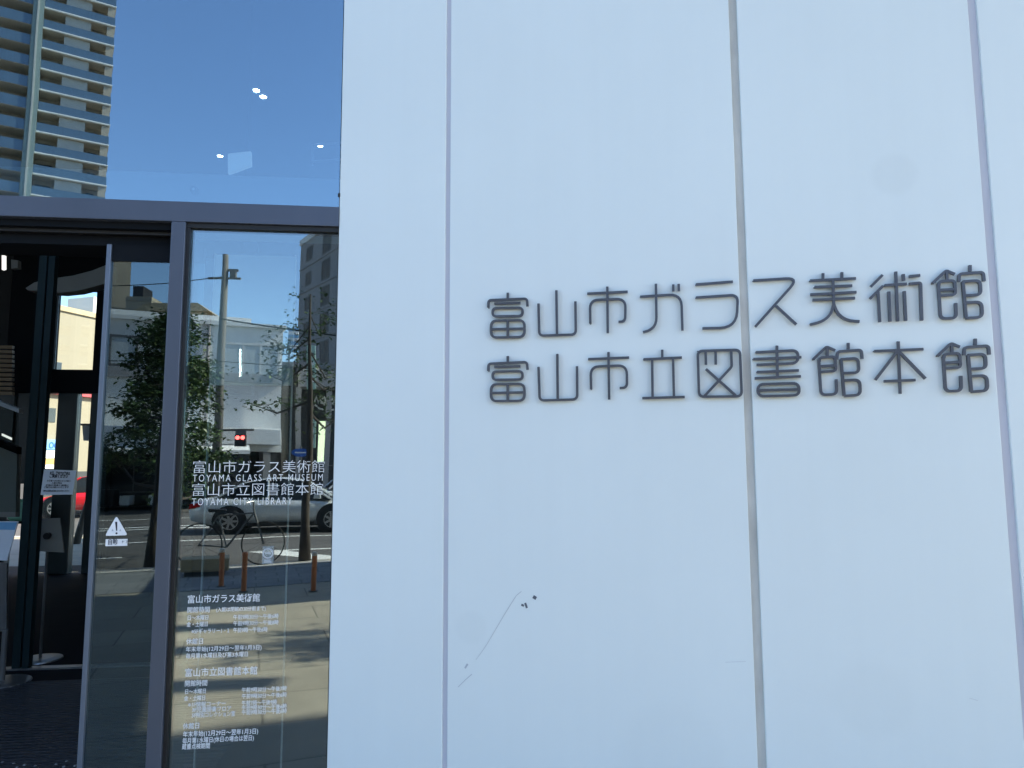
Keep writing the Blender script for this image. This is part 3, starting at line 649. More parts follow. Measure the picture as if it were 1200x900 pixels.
# escalator balustrade and slatted cedar panel at far left
esc = thing('escalator', 'escalator side with glass balustrade at the left of the lobby', 'escalator', (-6.6, 6.2, 0))
e0, e1, e2, e3 = at(-60, 452, 6.2), at(21, 483, 6.2), at(21, 600, 6.2), at(-60, 600, 6.2)
slab4([e0, e1, e2, e3], .02, 'balustrade', M['glass_i'], esc)
slab4([at(-60, 447, 6.15), at(22, 479, 6.15), at(22, 484, 6.15), at(-60, 452.5, 6.15)], .1, 'handrail', M['pale_in'], esc)
slab4([at(-60, 490, 6.35), at(20, 524, 6.35), at(20, 532, 6.35), at(-60, 500, 6.35)], .1, 'skirt', M['frame_d'], esc)
slab4([at(-60, 500, 6.8), at(20, 528, 6.8), at(18, 606, 6.8), at(-60, 606, 6.8)], .1, 'side_cladding', M['bulk'], esc)
slab4([at(2, 508, 6.3), at(13, 513, 6.3), at(13, 515.5, 6.3), at(2, 510.5, 6.3)], .02, 'strip_light', M['lamp_s'], esc)
sl_ = thing('slatted_panel', 'cedar slatted wall panel above the escalator at far left', 'panel', tuple(at(7, 470, 7.6)))
for k in range(11):
    p, q = at(-40, 406+k*5.4, 7.6), at(14, 408.6+k*5.4, 7.6)
    MB().box(p.x, q.x, 7.6, 7.66, q.z, q.z+.045).build('slat', M['wood'], sl_)
wl = slab4([at(2, 299, 6.9), at(5, 299, 6.9), at(5, 315, 6.9), at(2, 316, 6.9)], .05, 'wall_lamp', M['lamp_s'], None)
tag(wl, 'slim pale upright lamp high in the dark lobby at far left', 'light')
wb_ = slab4([at(13, 304, 6.9), at(21, 305, 6.9), at(21, 314, 6.9), at(13, 315, 6.9)], .08, 'wall_box', M['bulk'], None)
tag(wb_, 'small grey box beside the slim lamp high in the dark lobby', 'box')
# things hanging in the upper void
pel = MB().box(-9, .3, .16, .30, zt0+.02, at(200, 202.5, .16).z).build('blind_box', M['pale_in']); tag(pel, 'pale blind box behind the glass along the top of the transom', 'blind box')
dc = at(227, 222, .14); dcam = thing('dome_camera', 'small round grey dome camera on the pale blind box', 'camera', tuple(dc))
MB(Frame(dc)).lathe([(0, -.018), (.012, -.013), (.017, -.002), (.018, .018)], (0, 0, 0), 'y', 16).build('dome', M['polem'], dcam, smooth=True)
MB(Frame(dc)).disc((.005, -.021, -.004), .006, .004, 10, 'y').build('lens', M['signw'], dcam)  # white disc painted on as the dome's highlight
for (px, py), lab in (((300.5, 106), 'topmost of the small ceiling downlights in the upper glass'), ((308.5, 113.5), 'downlight just below and right of the topmost one in the upper glass'),
                 ((258, 183), 'small ceiling downlight left of the hanging white panel'), ((375, 171), 'small ceiling downlight inside the faint frame by the white wall')):
    p = atz(px, py, 5.985)
    d = thing('downlight', lab, 'light', tuple(p), 'ceiling downlights in the lobby')
    MB(Frame(p)).lathe([(.038, 0), (.048, -.004), (.048, .014)], (0, 0, 0), 'z', 20).build('rim', M['steel'], d)
    MB(Frame(p)).disc((0, 0, -.002), .036, .006, 20).build('lamp', M['lamp'], d)
hp = slab4([at(267, 180, .45), at(293.5, 177, .45), at(294, 193, .45), at(267, 203, .45)], .03, 'hanging_panel', M['glow_panel'], None)
tag(hp, 'slanted pale panel with added glow hanging in the lobby behind the upper glass', 'panel')
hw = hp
fr_ = thing('picture_rail_frame', 'faint pale rectangular rail frame in the lobby beside the white wall', 'frame', tuple(at(380, 180, 2.6)))
for p in ([(365, 169), (400, 166), (400, 167.6), (365, 170.6)], [(365, 188), (400, 185), (400, 187), (365, 190)], [(365, 169), (367, 169), (367, 193), (365, 193)]):
    slab4([at(x, y, 2.6) for x, y in p], .02, 'rail', M['pale_in'], fr_)
# pale lit screen behind the window and a slim inner glass edge
sc_ = thing('standing_screen', 'pale standing screen just behind the window pane, under its name lettering', 'screen', tuple(at(297, 560, .55)))
YV = .55; a_, b_ = at(253, 298, YV), at(341, 452, YV)
M['screen'] = glass('screen_film', .02, (.72, .78, .78)); ft_ = M['screen'].node_tree
dfz = _n(ft_, 'ShaderNodeBsdfDiffuse'); dfz.inputs[0].default_value = (.80, .85, .86, 1)
mxz = _n(ft_, 'ShaderNodeMixShader'); mxz.inputs[0].default_value = .6
ft_.links.new(ft_.nodes['Material Output'].inputs[0].links[0].from_socket, mxz.inputs[1]); ft_.links.new(dfz.outputs[0], mxz.inputs[2]); ft_.links.new(mxz.outputs[0], ft_.nodes['Material Output'].inputs[0])
MB().box(a_.x, b_.x, YV, YV+.015, b_.z+.001, a_.z).build('sheet', M['screen'], sc_)
MB().box(a_.x, b_.x, YV, YV+.015, .03, b_.z).build('clear_sheet', M['glass_i'], sc_)
MB().box(a_.x-.006, a_.x-.001, YV-.005, YV+.02, .0, a_.z+.006).build('upright', M['pale_in'], sc_)
MB().box(b_.x+.001, b_.x+.006, YV-.005, YV+.02, .0, a_.z+.006).build('upright', M['pale_in'], sc_)
MB().box(a_.x-.1, b_.x+.1, YV-.1, YV+.1, 0, .02).build('foot', M['frame_d'], sc_)
p, q = at(281.5, 409, 2.2), at(281.5, 441, 2.2)
tl = thing('tube_lamp', 'slim upright white tube lamp hanging behind the window pane', 'light', tuple(p))
MB().tube([tuple(p), tuple(q)], .008, 8).build('tube', M['lamp'], tl); MB().tube([(p.x, p.y, p.z), (p.x, p.y, 6.0)], .002, 6).build('cord', M['wire'], tl)

# ================================================================== STREET (behind the camera, mirrored in the glass)
def placed(fr): return fr
def car(fr, L, W, paint, label, name='car', suv=False, g=.0):
    """x forward, z up, origin on the road under the car's middle"""
    o3 = fr(0, 0, g)
    t = thing(name, label, 'car', tuple(o3))
    H = 1.62 if suv else 1.40
    h = L/2
    bel = .92 if suv else .84
    st = [  # x, z_bottom, z_belt(top of body), half width, roof z, half roof width
        (-h, .42, .72, W*.40, None, 0), (-h+.06, .34, bel-.02, W*.45, None, 0), (-h+.35, .26, bel+.06, W*.485, None, 0), (-h+.75, .22, bel+.08, W*.5, None, 0), (-h+1.3, .2, bel+.06, W*.5, None, 0),
        (-.25, .2, bel+.03, W*.5, None, 0), (.55, .2, bel+.0, W*.5, None, 0), (h-1.35, .2, bel-.03, W*.5, None, 0), (h-.7, .22, bel-.09, W*.485, None, 0), (h-.25, .27, bel-.19, W*.45, None, 0), (h-.03, .36, .60, W*.38, None, 0)]
    b = MB(fr); rows = []
    for x, z0, z1, hw, _, _ in st:
        zm = z0 + (z1-z0)*.45
        ring_ = [(x, -hw*.9, z0+g), (x, -hw, zm+g), (x, -hw*.985, z0+(z1-z0)*.72+g), (x, -hw*.93, z1-.03+g), (x, -hw*.8, z1+g), (x, 0, z1+.015+g), (x, hw*.8, z1+g), (x, hw*.93, z1-.03+g), (x, hw*.985, z0+(z1-z0)*.72+g), (x, hw, zm+g), (x, hw*.9, z0+g)]
        rows.append(b.add(ring_))
    for i in range(len(rows)-1):
        for k in range(10): b.face(rows[i]+k, rows[i]+k+1, rows[i+1]+k+1, rows[i+1]+k)
        b.face(rows[i]+10, rows[i], rows[i+1], rows[i+1]+10)
    b.face(*[rows[0]+k for k in range(11)]); b.face(*[rows[-1]+k for k in range(11)][::-1])
    b.build('body', paint, t, smooth=True)
    # greenhouse: dark glass volume with a painted roof over it
    if suv: pr = [(-h+.12, bel), (-h+.42, H-.10), (-h+1.0, H-.02), (.1, H), (.62, H-.08), (1.38, bel-.02)]
    else: pr = [(-h+.55, bel+.04), (-h+1.25, H-.10), (-h+1.8, H-.01), (-.02, H), (.5, H-.07), (1.32, bel-.02)]
    n = len(pr); b = MB(fr); lo = W*.445; hi = W*.36
    rows = []
    for x, z in pr:
        f_ = (z-bel)/(H-bel); y = lo + (hi-lo)*max(0, f_); rows.append(b.add([(x, -y, z+g), (x, y, z+g)]))
    for i in range(n-1): b.face(rows[i], rows[i]+1, rows[i+1]+1, rows[i+1])
    b.face(*[r_ for r_ in rows]); b.face(*[r_+1 for r_ in rows][::-1])
    b.build('windows', M['dkwin'], t)
    b = MB(fr); pr2 = pr[1:5]; rows = []
    for x, z in pr2:
        y = lo+(hi-lo)*max(0, (z-bel)/(H-bel))+.012; rows.append(b.add([(x, -y, z-.05+g), (x, -y+.03, z+.012+g), (x, 0, z+.03+g), (x, y-.03, z+.012+g), (x, y, z-.05+g)]))
    for i in range(len(pr2)-1):
        for k in range(4): b.face(rows[i]+k, rows[i]+k+1, rows[i+1]+k+1, rows[i+1]+k)
    b.build('roof', paint, t, smooth=True)
    for s in (-1, 1):
        for (xa, za), (xb, zb) in ((pr[0], pr[1]), (pr[4], pr[5])):
            ya = s*(lo+(hi-lo)*max(0, (za-bel)/(H-bel))+.008); yb = s*(lo+(hi-lo)*max(0, (zb-bel)/(H-bel))+.008)
            MB(fr).tube([(xa, ya, za+g), (xb, yb, zb+g)], .032, 6).build('pillar', paint, t)
        xm = -.35; MB(fr).tube([(xm, s*(lo+.006), bel+g), (xm-.03, s*(hi+.012), H-.03+g)], .03, 6).build('pillar', paint, t)
    for x in (-h+.98 if not suv else -h+.92, h-.88):
        for s in (-1, 1):
            rad = .33 if not suv else .36
            MB(fr).disc((x, s*W*.5-.004 if s > 0 else s*W*.5-.012, rad+g), rad+.075, .016, 28, 'y').build('wheel_arch', M['trim'], t)
            wb = MB(fr); y0 = s*(W*.5-.17)
            pf = [(rad*.62, .0), (rad*.9, .0), (rad, .03), (rad, .16), (rad*.92, .195), (rad*.64, .2)]
            wb.lathe([(r_, s*o_) for r_, o_ in pf], (x, y0, rad+g), 'y', 30); wh = wb.build('tyre', M['tyre'], t, smooth=True)
            sb = MB(fr); ys = y0+s*.185
            for k in range(7):
                a = 2*PI*k/7; ca, sa = math.cos(a), math.sin(a)
                p1, p2 = (rad*.1, .03), (rad*.62, .024)
                q_ = [(x+ca*r_-sa*w_, ys, rad+g+sa*r_+ca*w_) for r_, w_ in ((p1[0], p1[1]), (p2[0], p2[1]), (p2[0], -p2[1]), (p1[0], -p1[1]))]
                n_ = sb.add(q_ + [(v[0], v[1]+s*.012, v[2]) for v in q_])
                for f in ((0, 1, 2, 3), (7, 6, 5, 4), (0, 4, 5, 1), (1, 5, 6, 2), (2, 6, 7, 3), (3, 7, 4, 0)): sb.face(*[n_+i for i in f])
            ring(sb, (x, rad+g), ys, rad*.58, rad*.64, s*.014, 28); sb.disc((x, ys, rad+g), rad*.14, s*.016, 14, 'y')
            sb.build('rim', M['rim'], t)
            MB(fr).disc((x, y0+s*.12, rad+g), rad*.6, s*.01, 20, 'y').build('brake_disc', M['trim'], t)
    for s in (-1, 1):
        hl = MB(fr); hl.prism([(h-.42, bel-.24), (h-.08, bel-.30), (h-.06, bel-.22), (h-.40, bel-.15)], 'y', s*W*.40, s*W*.478); hl.build('headlight', M['headl'], t)
        tl_ = MB(fr); tl_.prism([(-h+.02, bel-.20), (-h+.30, bel-.13), (-h+.28, bel-.03), (-h+.04, bel-.07)], 'y', s*W*.37, s*W*.478); tl_.build('tail_light', M['taill'], t)
        MB(fr).prism([(.86, bel+.02), (1.06, bel+.02), (1.04, bel+.15), (.88, bel+.14)], 'y', s*(W*.5+.0), s*(W*.5+.16)).build('mirror', paint, t, bevel=.02)
        for xd in (-.35, .75): MB(fr).box(xd-.1, xd+.08, s*(W*.5-.01), s*(W*.5+.018), bel-.14+g, bel-.115+g).build('door_handle', paint, t)
        MB(fr).box(-h+1.4, h-1.35, s*W*.44, s*W*.502, .19+g, .27+g).build('sill', M['trim'], t)
        MB(fr).box(-h+1.0, h-1.5, s*W*.46, s*W*.4965, bel-.25+g, bel-.225+g).build('side_moulding', paint, t)
    MB(fr).box(-h+.5, h-.5, -W*.42, W*.42, .16+g, .3+g).build('underbody', M['trim'], t)
    return t
w1, w2 = mirz(265, 625, -.2), mirz(383, 625, -.2)
CARA = R(-5)
mid = (w1+w2)/2; 
cfr = Frame((mid.x+.02, mid.y, -.2), CARA); CF = Frame(cfr(0.05, -.87, 0), CARA)
car(CF, 4.45, 1.76, M['silver'], 'silver saloon car with dark windows, nearest on the road', 'silver_car')
w3 = mirz(392, 606, -.2)
car(Frame((w3.x+1.0, w3.y-1.0, -.2), S_ANG+PI), 4.6, 1.82, M['whitecar'], 'white tall car on the far lane, partly behind the silver saloon', 'white_car', True)

# orange posts on the kerbside
for (px, py), lab in (((258, 686), 'short orange post standing nearest the mullion, leftmost of three'), ((285, 692), 'short orange post in the middle of the three'), ((368, 693), 'short orange post nearest the white wall')):
    p = mirz(px, py, 0); t = thing('short_post', lab, 'post', tuple(p), 'short orange posts on the kerbside')
    MB(Frame(p)).tube([(0, 0, -.01), (0, 0, .44)], .034, 12).build('shaft', M['orange'], t)
    MB(Frame(p)).lathe([(.034, .4405), (.037, .445), (.037, .475), (.02, .49), (0, .492)], (0, 0, 0), 'z', 14).build('cap', M['kerb_l'] if px != 285 else M['orange'], t, smooth=True)
    MB(Frame(p)).disc((0, 0, -.008), .06, .012, 16).build('collar', M['polem'], t)

# trees
def tree(base, H, crown, nl, trunk_r, label, group='street trees by the kerb', leafm=None, ls=.075, lean=(0, 0), nb=9, seed=1, fork=.38, clumps=26, cone=False):
    rnd = random.Random(seed); base = Vector(base)
    t = thing('street_tree', label, 'tree', tuple(base), group)
    cc, cr = Vector(crown[0]), Vector(crown[1])
    top = Vector((base.x+lean[0], base.y+lean[1], base.z+H))
    b = MB(); pth = []; rd = []
    for i in range(9):
        f_ = i/8; p = base.lerp(top, f_) + Vector((rnd.uniform(-1, 1), rnd.uniform(-1, 1), 0))*.05*f_*H*.2
        pth.append(tuple(p)); rd.append(trunk_r*(1.25-.25*min(1, f_*8))*(1-.86*f_))
    pth[0] = (base.x, base.y, base.z-.02)
    b.tube(pth, rd, 9); b.build('trunk', M['bark'], t, smooth=True)
    cl = []
    b = MB()
    for i in range(nb):
        f_ = fork + (1-fork)*.92*i/nb; k = min(7, int(f_*8)); p = Vector(pth[k]).lerp(Vector(pth[k+1]), f_*8-k)
        a = i*2.4+rnd.uniform(-.4, .4); e = rnd.uniform(.1, .8)
        kc = (1-.8*(i/nb)) if cone else 1
        tip = cc + Vector((math.cos(a)*cr.x*rnd.uniform(.6, .95)*kc, math.sin(a)*cr.y*rnd.uniform(.6, .95)*kc, (p.z-cc.z)+rnd.uniform(.05, .5)*cr.z*.6))
        m_ = p.lerp(tip, .5) + Vector((0, 0, -.06*(tip-p).length))
        r0 = trunk_r*(1-.86*f_)*.6
        b.tube([tuple(p), tuple(m_), tuple(tip)], [r0, r0*.6, r0*.18], 6)
        for j in range(5):
            s = rnd.uniform(.35, 1); q_ = p.lerp(m_, s*2) if s < .5 else m_.lerp(tip, s*2-1)
            tw = q_ + Vector((rnd.uniform(-1, 1)*cr.x, rnd.uniform(-1, 1)*cr.y, rnd.uniform(-.2, .8)*cr.z))*.36
            b.tube([tuple(q_), tuple(tw)], [r0*.3, .003], 4); cl.append((tw, rnd.uniform(.16, .34)))
        cl.append((tip, rnd.uniform(.2, .36)))
    b.build('branches', M['bark'], t, smooth=True)
    for i in range(clumps):
        v = Vector((rnd.gauss(0, .5), rnd.gauss(0, .5), rnd.gauss(0, .5)))
        if v.length > 1: v.normalize()
        k_ = (1-.62*max(0, v.z)) if cone else 1; cl.append((cc+Vector((v.x*cr.x*k_, v.y*cr.y*k_, v.z*cr.z)), rnd.uniform(.16, .34)))
    b = MB(); sc = (cr.x+cr.y)/2
    for i in range(nl):
        c, rr_ = rnd.choice(cl); d = Vector((rnd.gauss(0, 1), rnd.gauss(0, 1), rnd.gauss(0, .45)))*rr_*sc*.55
        p = c+d; a = rnd.uniform(0, 2*PI); ti = rnd.uniform(-.9, .5); l = ls*rnd.uniform(.6, 1.35)
        ax = Vector((math.cos(a)*math.cos(ti), math.sin(a)*math.cos(ti), math.sin(ti))); sd_ = ax.cross(Vector((rnd.uniform(-.5, .5), rnd.uniform(-.5, .5), 1))).normalized()
        up_ = ax.cross(sd_)*.12*l
        n_ = b.add([p, p+ax*l*.5+sd_*l*.32-up_, p+ax*l, p+ax*l*.5-sd_*l*.32-up_]); b.cur = rnd.choice((0, 0, 1, 1, 2)); b.face(n_, n_+1, n_+2); b.face(n_, n_+2, n_+3)
    me = b.build('foliage', leafm or [M['leaf'], M['leaf2'], M['leaf3']], t)
    return t
tp = mirz(173, 664, 0)
c1 = mir(203, 462, 12.2)
tree(tp, 4.5, ((c1.x, c1.y, c1.z), (1.15, 1.15, 1.75)), 15000, .075, 'bushy green street tree standing across the path, mirrored in the door leaf', lean=(.3, .2), nb=14, seed=3, fork=.22, clumps=60, cone=True, ls=.105)
tq = mirz(357, 657, 0)
c2 = mir(352, 372, 12.6)
tree(tq, 4.5, ((c2.x, c2.y, c2.z), (1.1, 1.1, 1.0)), 950, .088, 'thin leaved street tree with a straight dark trunk beside the white wall', lean=(.05, .1), nb=9, seed=8, fork=.55, clumps=8, ls=.1)
# trees further along the kerb to the right (they shade the plaza)
p3 = Vector((5.9, -5.35, 0))
tree(p3, 5.6, ((p3.x, p3.y, 4.9), (.9, .62, .85)), 4200, .07, 'small young tree standing on the plaza beyond the white wall', 'plaza trees', seed=21, nb=9, fork=.6, clumps=16)

# unseen shelter, added so its roof shades the kerbside path
sh = thing('shade_shelter', 'unseen flat roofed shelter along the kerb, added for its shade', 'shelter', tuple(ST(6, 1.5, 0)))
MB(ST).box(1.75, 12, .35, 3.65, 2.75, 2.87).build('roof', M['polem'], sh)
for x in (2.4, 6.8, 11.4): MB(ST).tube([(x, .6, -.02), (x, .6, 2.75)], .06, 10).build('post', M['polem'], sh)

# bicycle parked by the kerb
bp0, bp1 = mirz(232, 664, 0), mirz(279, 662, 0)
bd = (bp1-bp0); ba = math.atan2(bd.y, bd.x); BF = Frame(bp0, ba)
bk = thing('bicycle', 'dark bicycle parked by the kerb behind the orange posts', 'bicycle', tuple(bp0))
wb = max(.95, min(1.1, bd.length))
for x in (0, wb):
    b = MB(BF); seg = 28; rw = .33
    pth = [(x+rw*math.cos(2*PI*k/seg), 0, rw+.002+rw*math.sin(2*PI*k/seg)) for k in range(seg+1)]
    for k in range(seg): b.tube([pth[k], pth[k+1]], .012, 6, False)
    for k in range(14): b.tube([(x, 0, rw), (x+rw*math.cos(2*PI*k/14), 0, rw+rw*math.sin(2*PI*k/14))], .0025, 3, False)
    b.build('wheel', M['tyre'], bk)
b = MB(BF); bb_, hd, se = (wb*.42, 0, .29), (wb*.83, 0, .82), (wb*.28, 0, .78)
for a0, a1, r_ in ((bb_, hd, .016), (bb_, se, .013), (se, hd, .013), (bb_, (0, 0, .33), .012), (se, (0, 0, .33), .011), (hd, (wb, 0, .33), .015), (hd, (wb*.81, 0, 1.0), .014)): b.tube([a0, a1], r_, 7)
b.build('frame', M['polem'], bk)
MB(BF).tube([(wb*.72, -.28, 1.0), (wb*.82, -.2, 1.02), (wb*.82, .2, 1.02), (wb*.72, .28, 1.0)], .013, 7).build('handlebar', M['steel'], bk)
MB(BF).prism([(wb*.14, .84), (wb*.4, .86), (wb*.4, .89), (wb*.12, .9)], 'y', -.07, .07).build('saddle', M['trim'], bk, bevel=.02)
# low tan stone seat
q0 = mirz(240, 672, 0)
sb_ = thing('stone_seat', 'low tan stone seat on the kerbside path left of the orange posts', 'seat', tuple(q0))
MB(Frame(q0, S_ANG)).box(-.32, .32, -.2, .2, .06, .24).build('block', M['tan'], sb_, bevel=.012)
MB(Frame(q0, S_ANG)).box(-.27, .27, -.15, .15, -.01, .059).build('foot', M['polem'], sb_)

# utility pole, wires, traffic signal
up0 = mir(253, 560, 24.5); up0.z = -.04
upl = thing('utility_pole', 'tall grey concrete utility pole across the road', 'pole', tuple(up0))
zt = mir(258, 299, 24.5).z
MB(Frame(up0)).tube([(0, 0, -.02), (0, 0, zt+.04)], [.17, .11], 14).build('shaft', M['pole'], upl, smooth=True)
zb = mir(258, 318, 24.5).z
MB(Frame(up0)).box(-.05, .5, -.05, .05, zb, zb+.09).box(.2, .42, -.1, .1, zb-.3, zb-.001).build('bracket', M['polem'], upl)
za = mir(258, 503, 24.5).z
MB(Frame(up0)).tube([(0, .12, za), (1.3, .12, za+.02)], .045, 8).build('signal_arm', M['pole'], upl)
for k in range(3): MB(Frame(up0)).box(-.6, .6, -.04+.0, .04, zt-.4-k*.55, zt-.33-k*.55).build('crossarm', M['pole'], upl) if k == 1 else None
sg = thing('traffic_signal', 'traffic signal showing red on the arm of the utility pole', 'traffic light', (up0.x+.75, up0.y+.2, za-.4))
SGF = Frame((up0.x+.85, up0.y+.2, za-.36))
MB(SGF).box(-.19, .19, -.08, .08, -.30, .14).build('housing', M['trim'], sg)
MB(SGF).box(-.19, .19, -.02, .02, .1405, .32).build('hanger', M['polem'], sg)
for x in (-.09, .09): MB(SGF).disc((x, .081, .03), .075, .02, 18, 'y').build('lens', M['redlamp'], sg)
for x in (-.09, .09): MB(SGF).disc((x, .081, -.18), .07, .02, 18, 'y').build('lens', M['trim'], sg)
def wire(a, b, sag, r, lab):
    pts = [tuple(Vector(a).lerp(Vector(b), k/16) - Vector((0, 0, sag*4*(k/16)*(1-k/16)))) for k in range(17)]
    tag(MB().tube(pts, r, 5).build('overhead_wire', M['wire']), lab, 'wire', 'overhead wires across the street')
PW = mir(350, 372, 23)
wire((up0.x-14, up0.y+3.4, zb-1.0), (up0.x, up0.y+.15, zb-.3), .5, .018, 'overhead wire running left from the utility pole')
wire((up0.x, up0.y+.15, zb-1.9), (PW.x+9, PW.y-2.0, PW.z-.5), .35, .03, 'upper overhead wire running right from the utility pole')
wire((up0.x, up0.y+.15, mir(258, 424, 24.5).z), (up0.x+13, up0.y-3, mir(340, 430, 24.5).z), .12, .016, 'lower overhead wire running right from the utility pole across the windows')
wire((up0.x, up0.y+.15, mir(258, 424, 24.5).z), (up0.x-14, up0.y+3.4, mir(150, 424, 24.5).z-.1), .12, .016, 'lower overhead wire running left from the utility pole')
# round blue street sign
bs = mir(351, 529, 19); bs0 = Vector((bs.x, bs.y, -.2))
bsg = thing('street_sign', 'oval blue street sign on a slim pole across the road', 'sign', tuple(bs0))
MB(Frame(bs0)).tube([(0, -.03, 0), (0, -.03, bs.z+.4)], .03, 8).build('pole', M['polem'], bsg)
b = MB(Frame((bs.x, bs.y, bs.z))); pts = [(.28*math.cos(2*PI*k/24), .13*math.sin(2*PI*k/24)) for k in range(24)]; b.prism(pts, 'y', 0, .02); b.build('plate', M['blue'], bsg)
b = MB(Frame((bs.x, bs.y, bs.z))); b.box(-.17, .17, .021, .024, -.02, .02); b.build('white_bar', M['signw'], bsg)

# ---------------------------------------------------------------- buildings mirrored in the glass
def window(par, fr, x0, x1, z0, z1, y, pane, frame=None, fw=.06, mull=0, out=1):
    """a window on the face y of a building frame; +y faces out"""
    f_ = MB(fr); f_.box(x0-fw, x0, y-.05, y+.04, z0-fw, z1+fw).box(x1, x1+fw, y-.05, y+.04, z0-fw, z1+fw).box(x0, x1, y-.05, y+.038, z1, z1+fw).box(x0, x1, y-.05, y+.05, z0-fw, z0)
    for k in range(mull): xm = x0+(x1-x0)*(k+1)/(mull+1); f_.box(xm-fw*.4, xm+fw*.4, y-.05, y+.03, z0, z1)
    w_ = f_.build('window', frame or M['wframe'], par); w2_ = MB(fr).box(x0+.001, x1-.001, y-.05, y+.008, z0+.001, z1-.001).build('pane', pane, w_)
    return w_
A_ANG = R(-21)
ZA = 27.0
ap = mir(332, 388, ZA); AF = Frame((ap.x, ap.y, 0), A_ANG)      # +y faces the museum; x runs right, building lies left of x = 0
zr = ap.z
def ax(px, py):
    """position on building A's front: the mirrored ray meets its face"""
    d = ray(px, py); d = Vector((d.x, -d.y, d.z)); c = Vector((CAM.x, -CAM.y, CAM.z))
    n = AF.m.to_3x3() @ Vector((0, 1, 0)); o = Vector(AF.m.translation)
    p = c + d*((o-c).dot(n)/d.dot(n)); l = AF.m.inverted() @ p; return l.x, l.z
ba_ = thing('white_building', 'low white rendered building with wide upper windows across the road', 'building', (ap.x-4, ap.y-3, 0))
xl = -13.5
ze, _ = 0, 0
zcan1 = ax(280, 503)[1]; zcan0 = ax(280, 532)[1]
MB(AF).box(xl, 0, -9, 0, zcan0+.1, zr).build('wall', M['conc_w'], ba_)
MB(AF).box(xl-.1, .12, -9.1, .14, zr+.001, zr+.16).build('parapet', M['conc_w'], ba_)
MB(AF).box(xl+.5, -1.2, -8.5, -.9, zr+.161, zr+.55).build('roof_storey', M['conc_w'], ba_)
x0, z1 = ax(263, 404); x1, z0 = ax(324.5, 440.5)
window(ba_, AF, x0, x1, z0, z1, 0, M['ltwin'], M['wframe'], .09, 2)
x0, z1 = ax(129.5, 394); x1, z0 = ax(157, 427)
window(ba_, AF, x0, x1, z0, z1, 0, M['ltwin'], M['gframe'], .09, 0)
xa, za1 = ax(178, 400); xb, zb1_ = ax(240, 440)
window(ba_, AF, xa, xb-.3, zb1_, za1, 0, M['ltwin'], M['wframe'], .09, 2)
x0, z1 = ax(122, 429); x1, z0 = ax(335, 441)
MB(AF).box(xl+.01, -.01, .001, .14, ax(130, 441)[1], ax(130, 430)[1]).build('ledge', M['conc_g'], ba_)
MB(AF).box(xl+.01, -.2, .001, 1.3, zcan0+.35, zcan1).build('canopy', M['conc_w'], ba_, bevel=.03)
MB(AF).prism([(.9, zcan0+.34), (1.6, zcan0-.02), (1.6, zcan0+.12), (.95, zcan0+.5)], 'x', xl+.2, -1.4).build('canopy_valance', M['signw'], ba_)
MB(AF).box(xl, 0, -9, -1.2, -.05, zcan0+.099).build('shopfront', M['conc_d'], ba_)
for k in range(5):
    xx = xl+.4+k*3.1; MB(AF).box(xx, xx+.28, -1.19, -.02, -.05, zcan0+.0985).build('pier', M['conc_g'], ba_)
for k in range(4):
    xx = xl+.9+k*3.1; window(ba_, AF, xx, xx+2.2, .5, 1.9, -1.16, M['dkwin'], M['gframe'], .06, 1)
# drain pipe & cabinet
MB(AF).tube([(ax(243, 450)[0], .08, zcan1), (ax(243, 450)[0], .08, zr)], .06, 8).build('drainpipe', M['conc_g'], ba_)
# black cabinets and white boxes on the far pavement
for i, (px0, px1, py0, py1, m_, lab) in enumerate(((114, 132, 574, 595, 'trim', 'black metal street cabinet on the far pavement'), (138, 150, 581, 589, 'signw', 'white planter box on the far pavement beside the black cabinet'), (172, 188, 580, 590, 'signw', 'white planter box on the far pavement nearest the mullion'))):
    p, q = mir(px0, py1, 25.4), mir(px1, py0, 25.4)
    t = thing('street_cabinet' if i == 0 else 'planter_box', lab, 'cabinet' if i == 0 else 'planter', ((p.x+q.x)/2, p.y, -.04), None if i == 0 else 'white planter boxes on the far pavement')
    MB().box(p.x, q.x, p.y-.5, p.y, .02, q.z).build('body', M[m_], t, bevel=.02)
    MB().box(p.x+.05, q.x-.05, p.y-.45, p.y-.05, -.045, .0195).build('plinth', M['polem'], t)
    if i == 0: MB().box(p.x+.05, (p.x+q.x)/2-.01, p.y+.001, p.y+.02, .1, q.z-.08).build('door', M['trim'], t)
# tall beige block, its lower neighbour and a tank behind the white building
ZB = 44
p0, p1 = mir(100, 262, ZB), mir(156, 262, ZB)
bb1 = thing('beige_tower_block', 'plain tall beige block rising behind the white building', 'building', ((p0.x+p1.x)/2, p0.y-5, 0))
F1 = Frame((p1.x, p1.y, 0), R(-25)); MB(F1).box(-9, 0, -3, 0, -.2, p0.z+.6).build('wall', M['conc_b'], bb1)
for k in range(4): MB(F1).box(-9.05, .03, -3.05, .05, 5+k*3.2, 5.12+k*3.2).build('string_course', M['tow_w'], bb1)
ZC = 40
p0, p1 = mir(146, 366, ZC), mir(177.5, 347, ZC)
bb2 = thing('beige_annex', 'low beige block with banded walls and black tank, behind the white building', 'building', ((p0.x+p1.x)/2, p0.y-3, 0))
MB().box(p0.x, p1.x, p0.y-7, p0.y, -.2, p1.z).build('wall', M['conc_b'], bb2)
for k in range(3): MB().box(p0.x-.03, p1.x+.03, p0.y-7.03, p0.y+.04, p1.z-.25-k*.55, p1.z-.16-k*.55).build('string_course', M['tow_w'], bb2)
tk0, tk1 = mir(149.5, 346, ZC), mir(163.5, 331.5, ZC)
MB().box(tk0.x, tk1.x, p0.y-2, p0.y-.6, p1.z+.001, tk1.z).build('tank', M['trim'], bb2, bevel=.04)
p0, p1 = mir(200, 372, 36), mir(246, 358, 36)
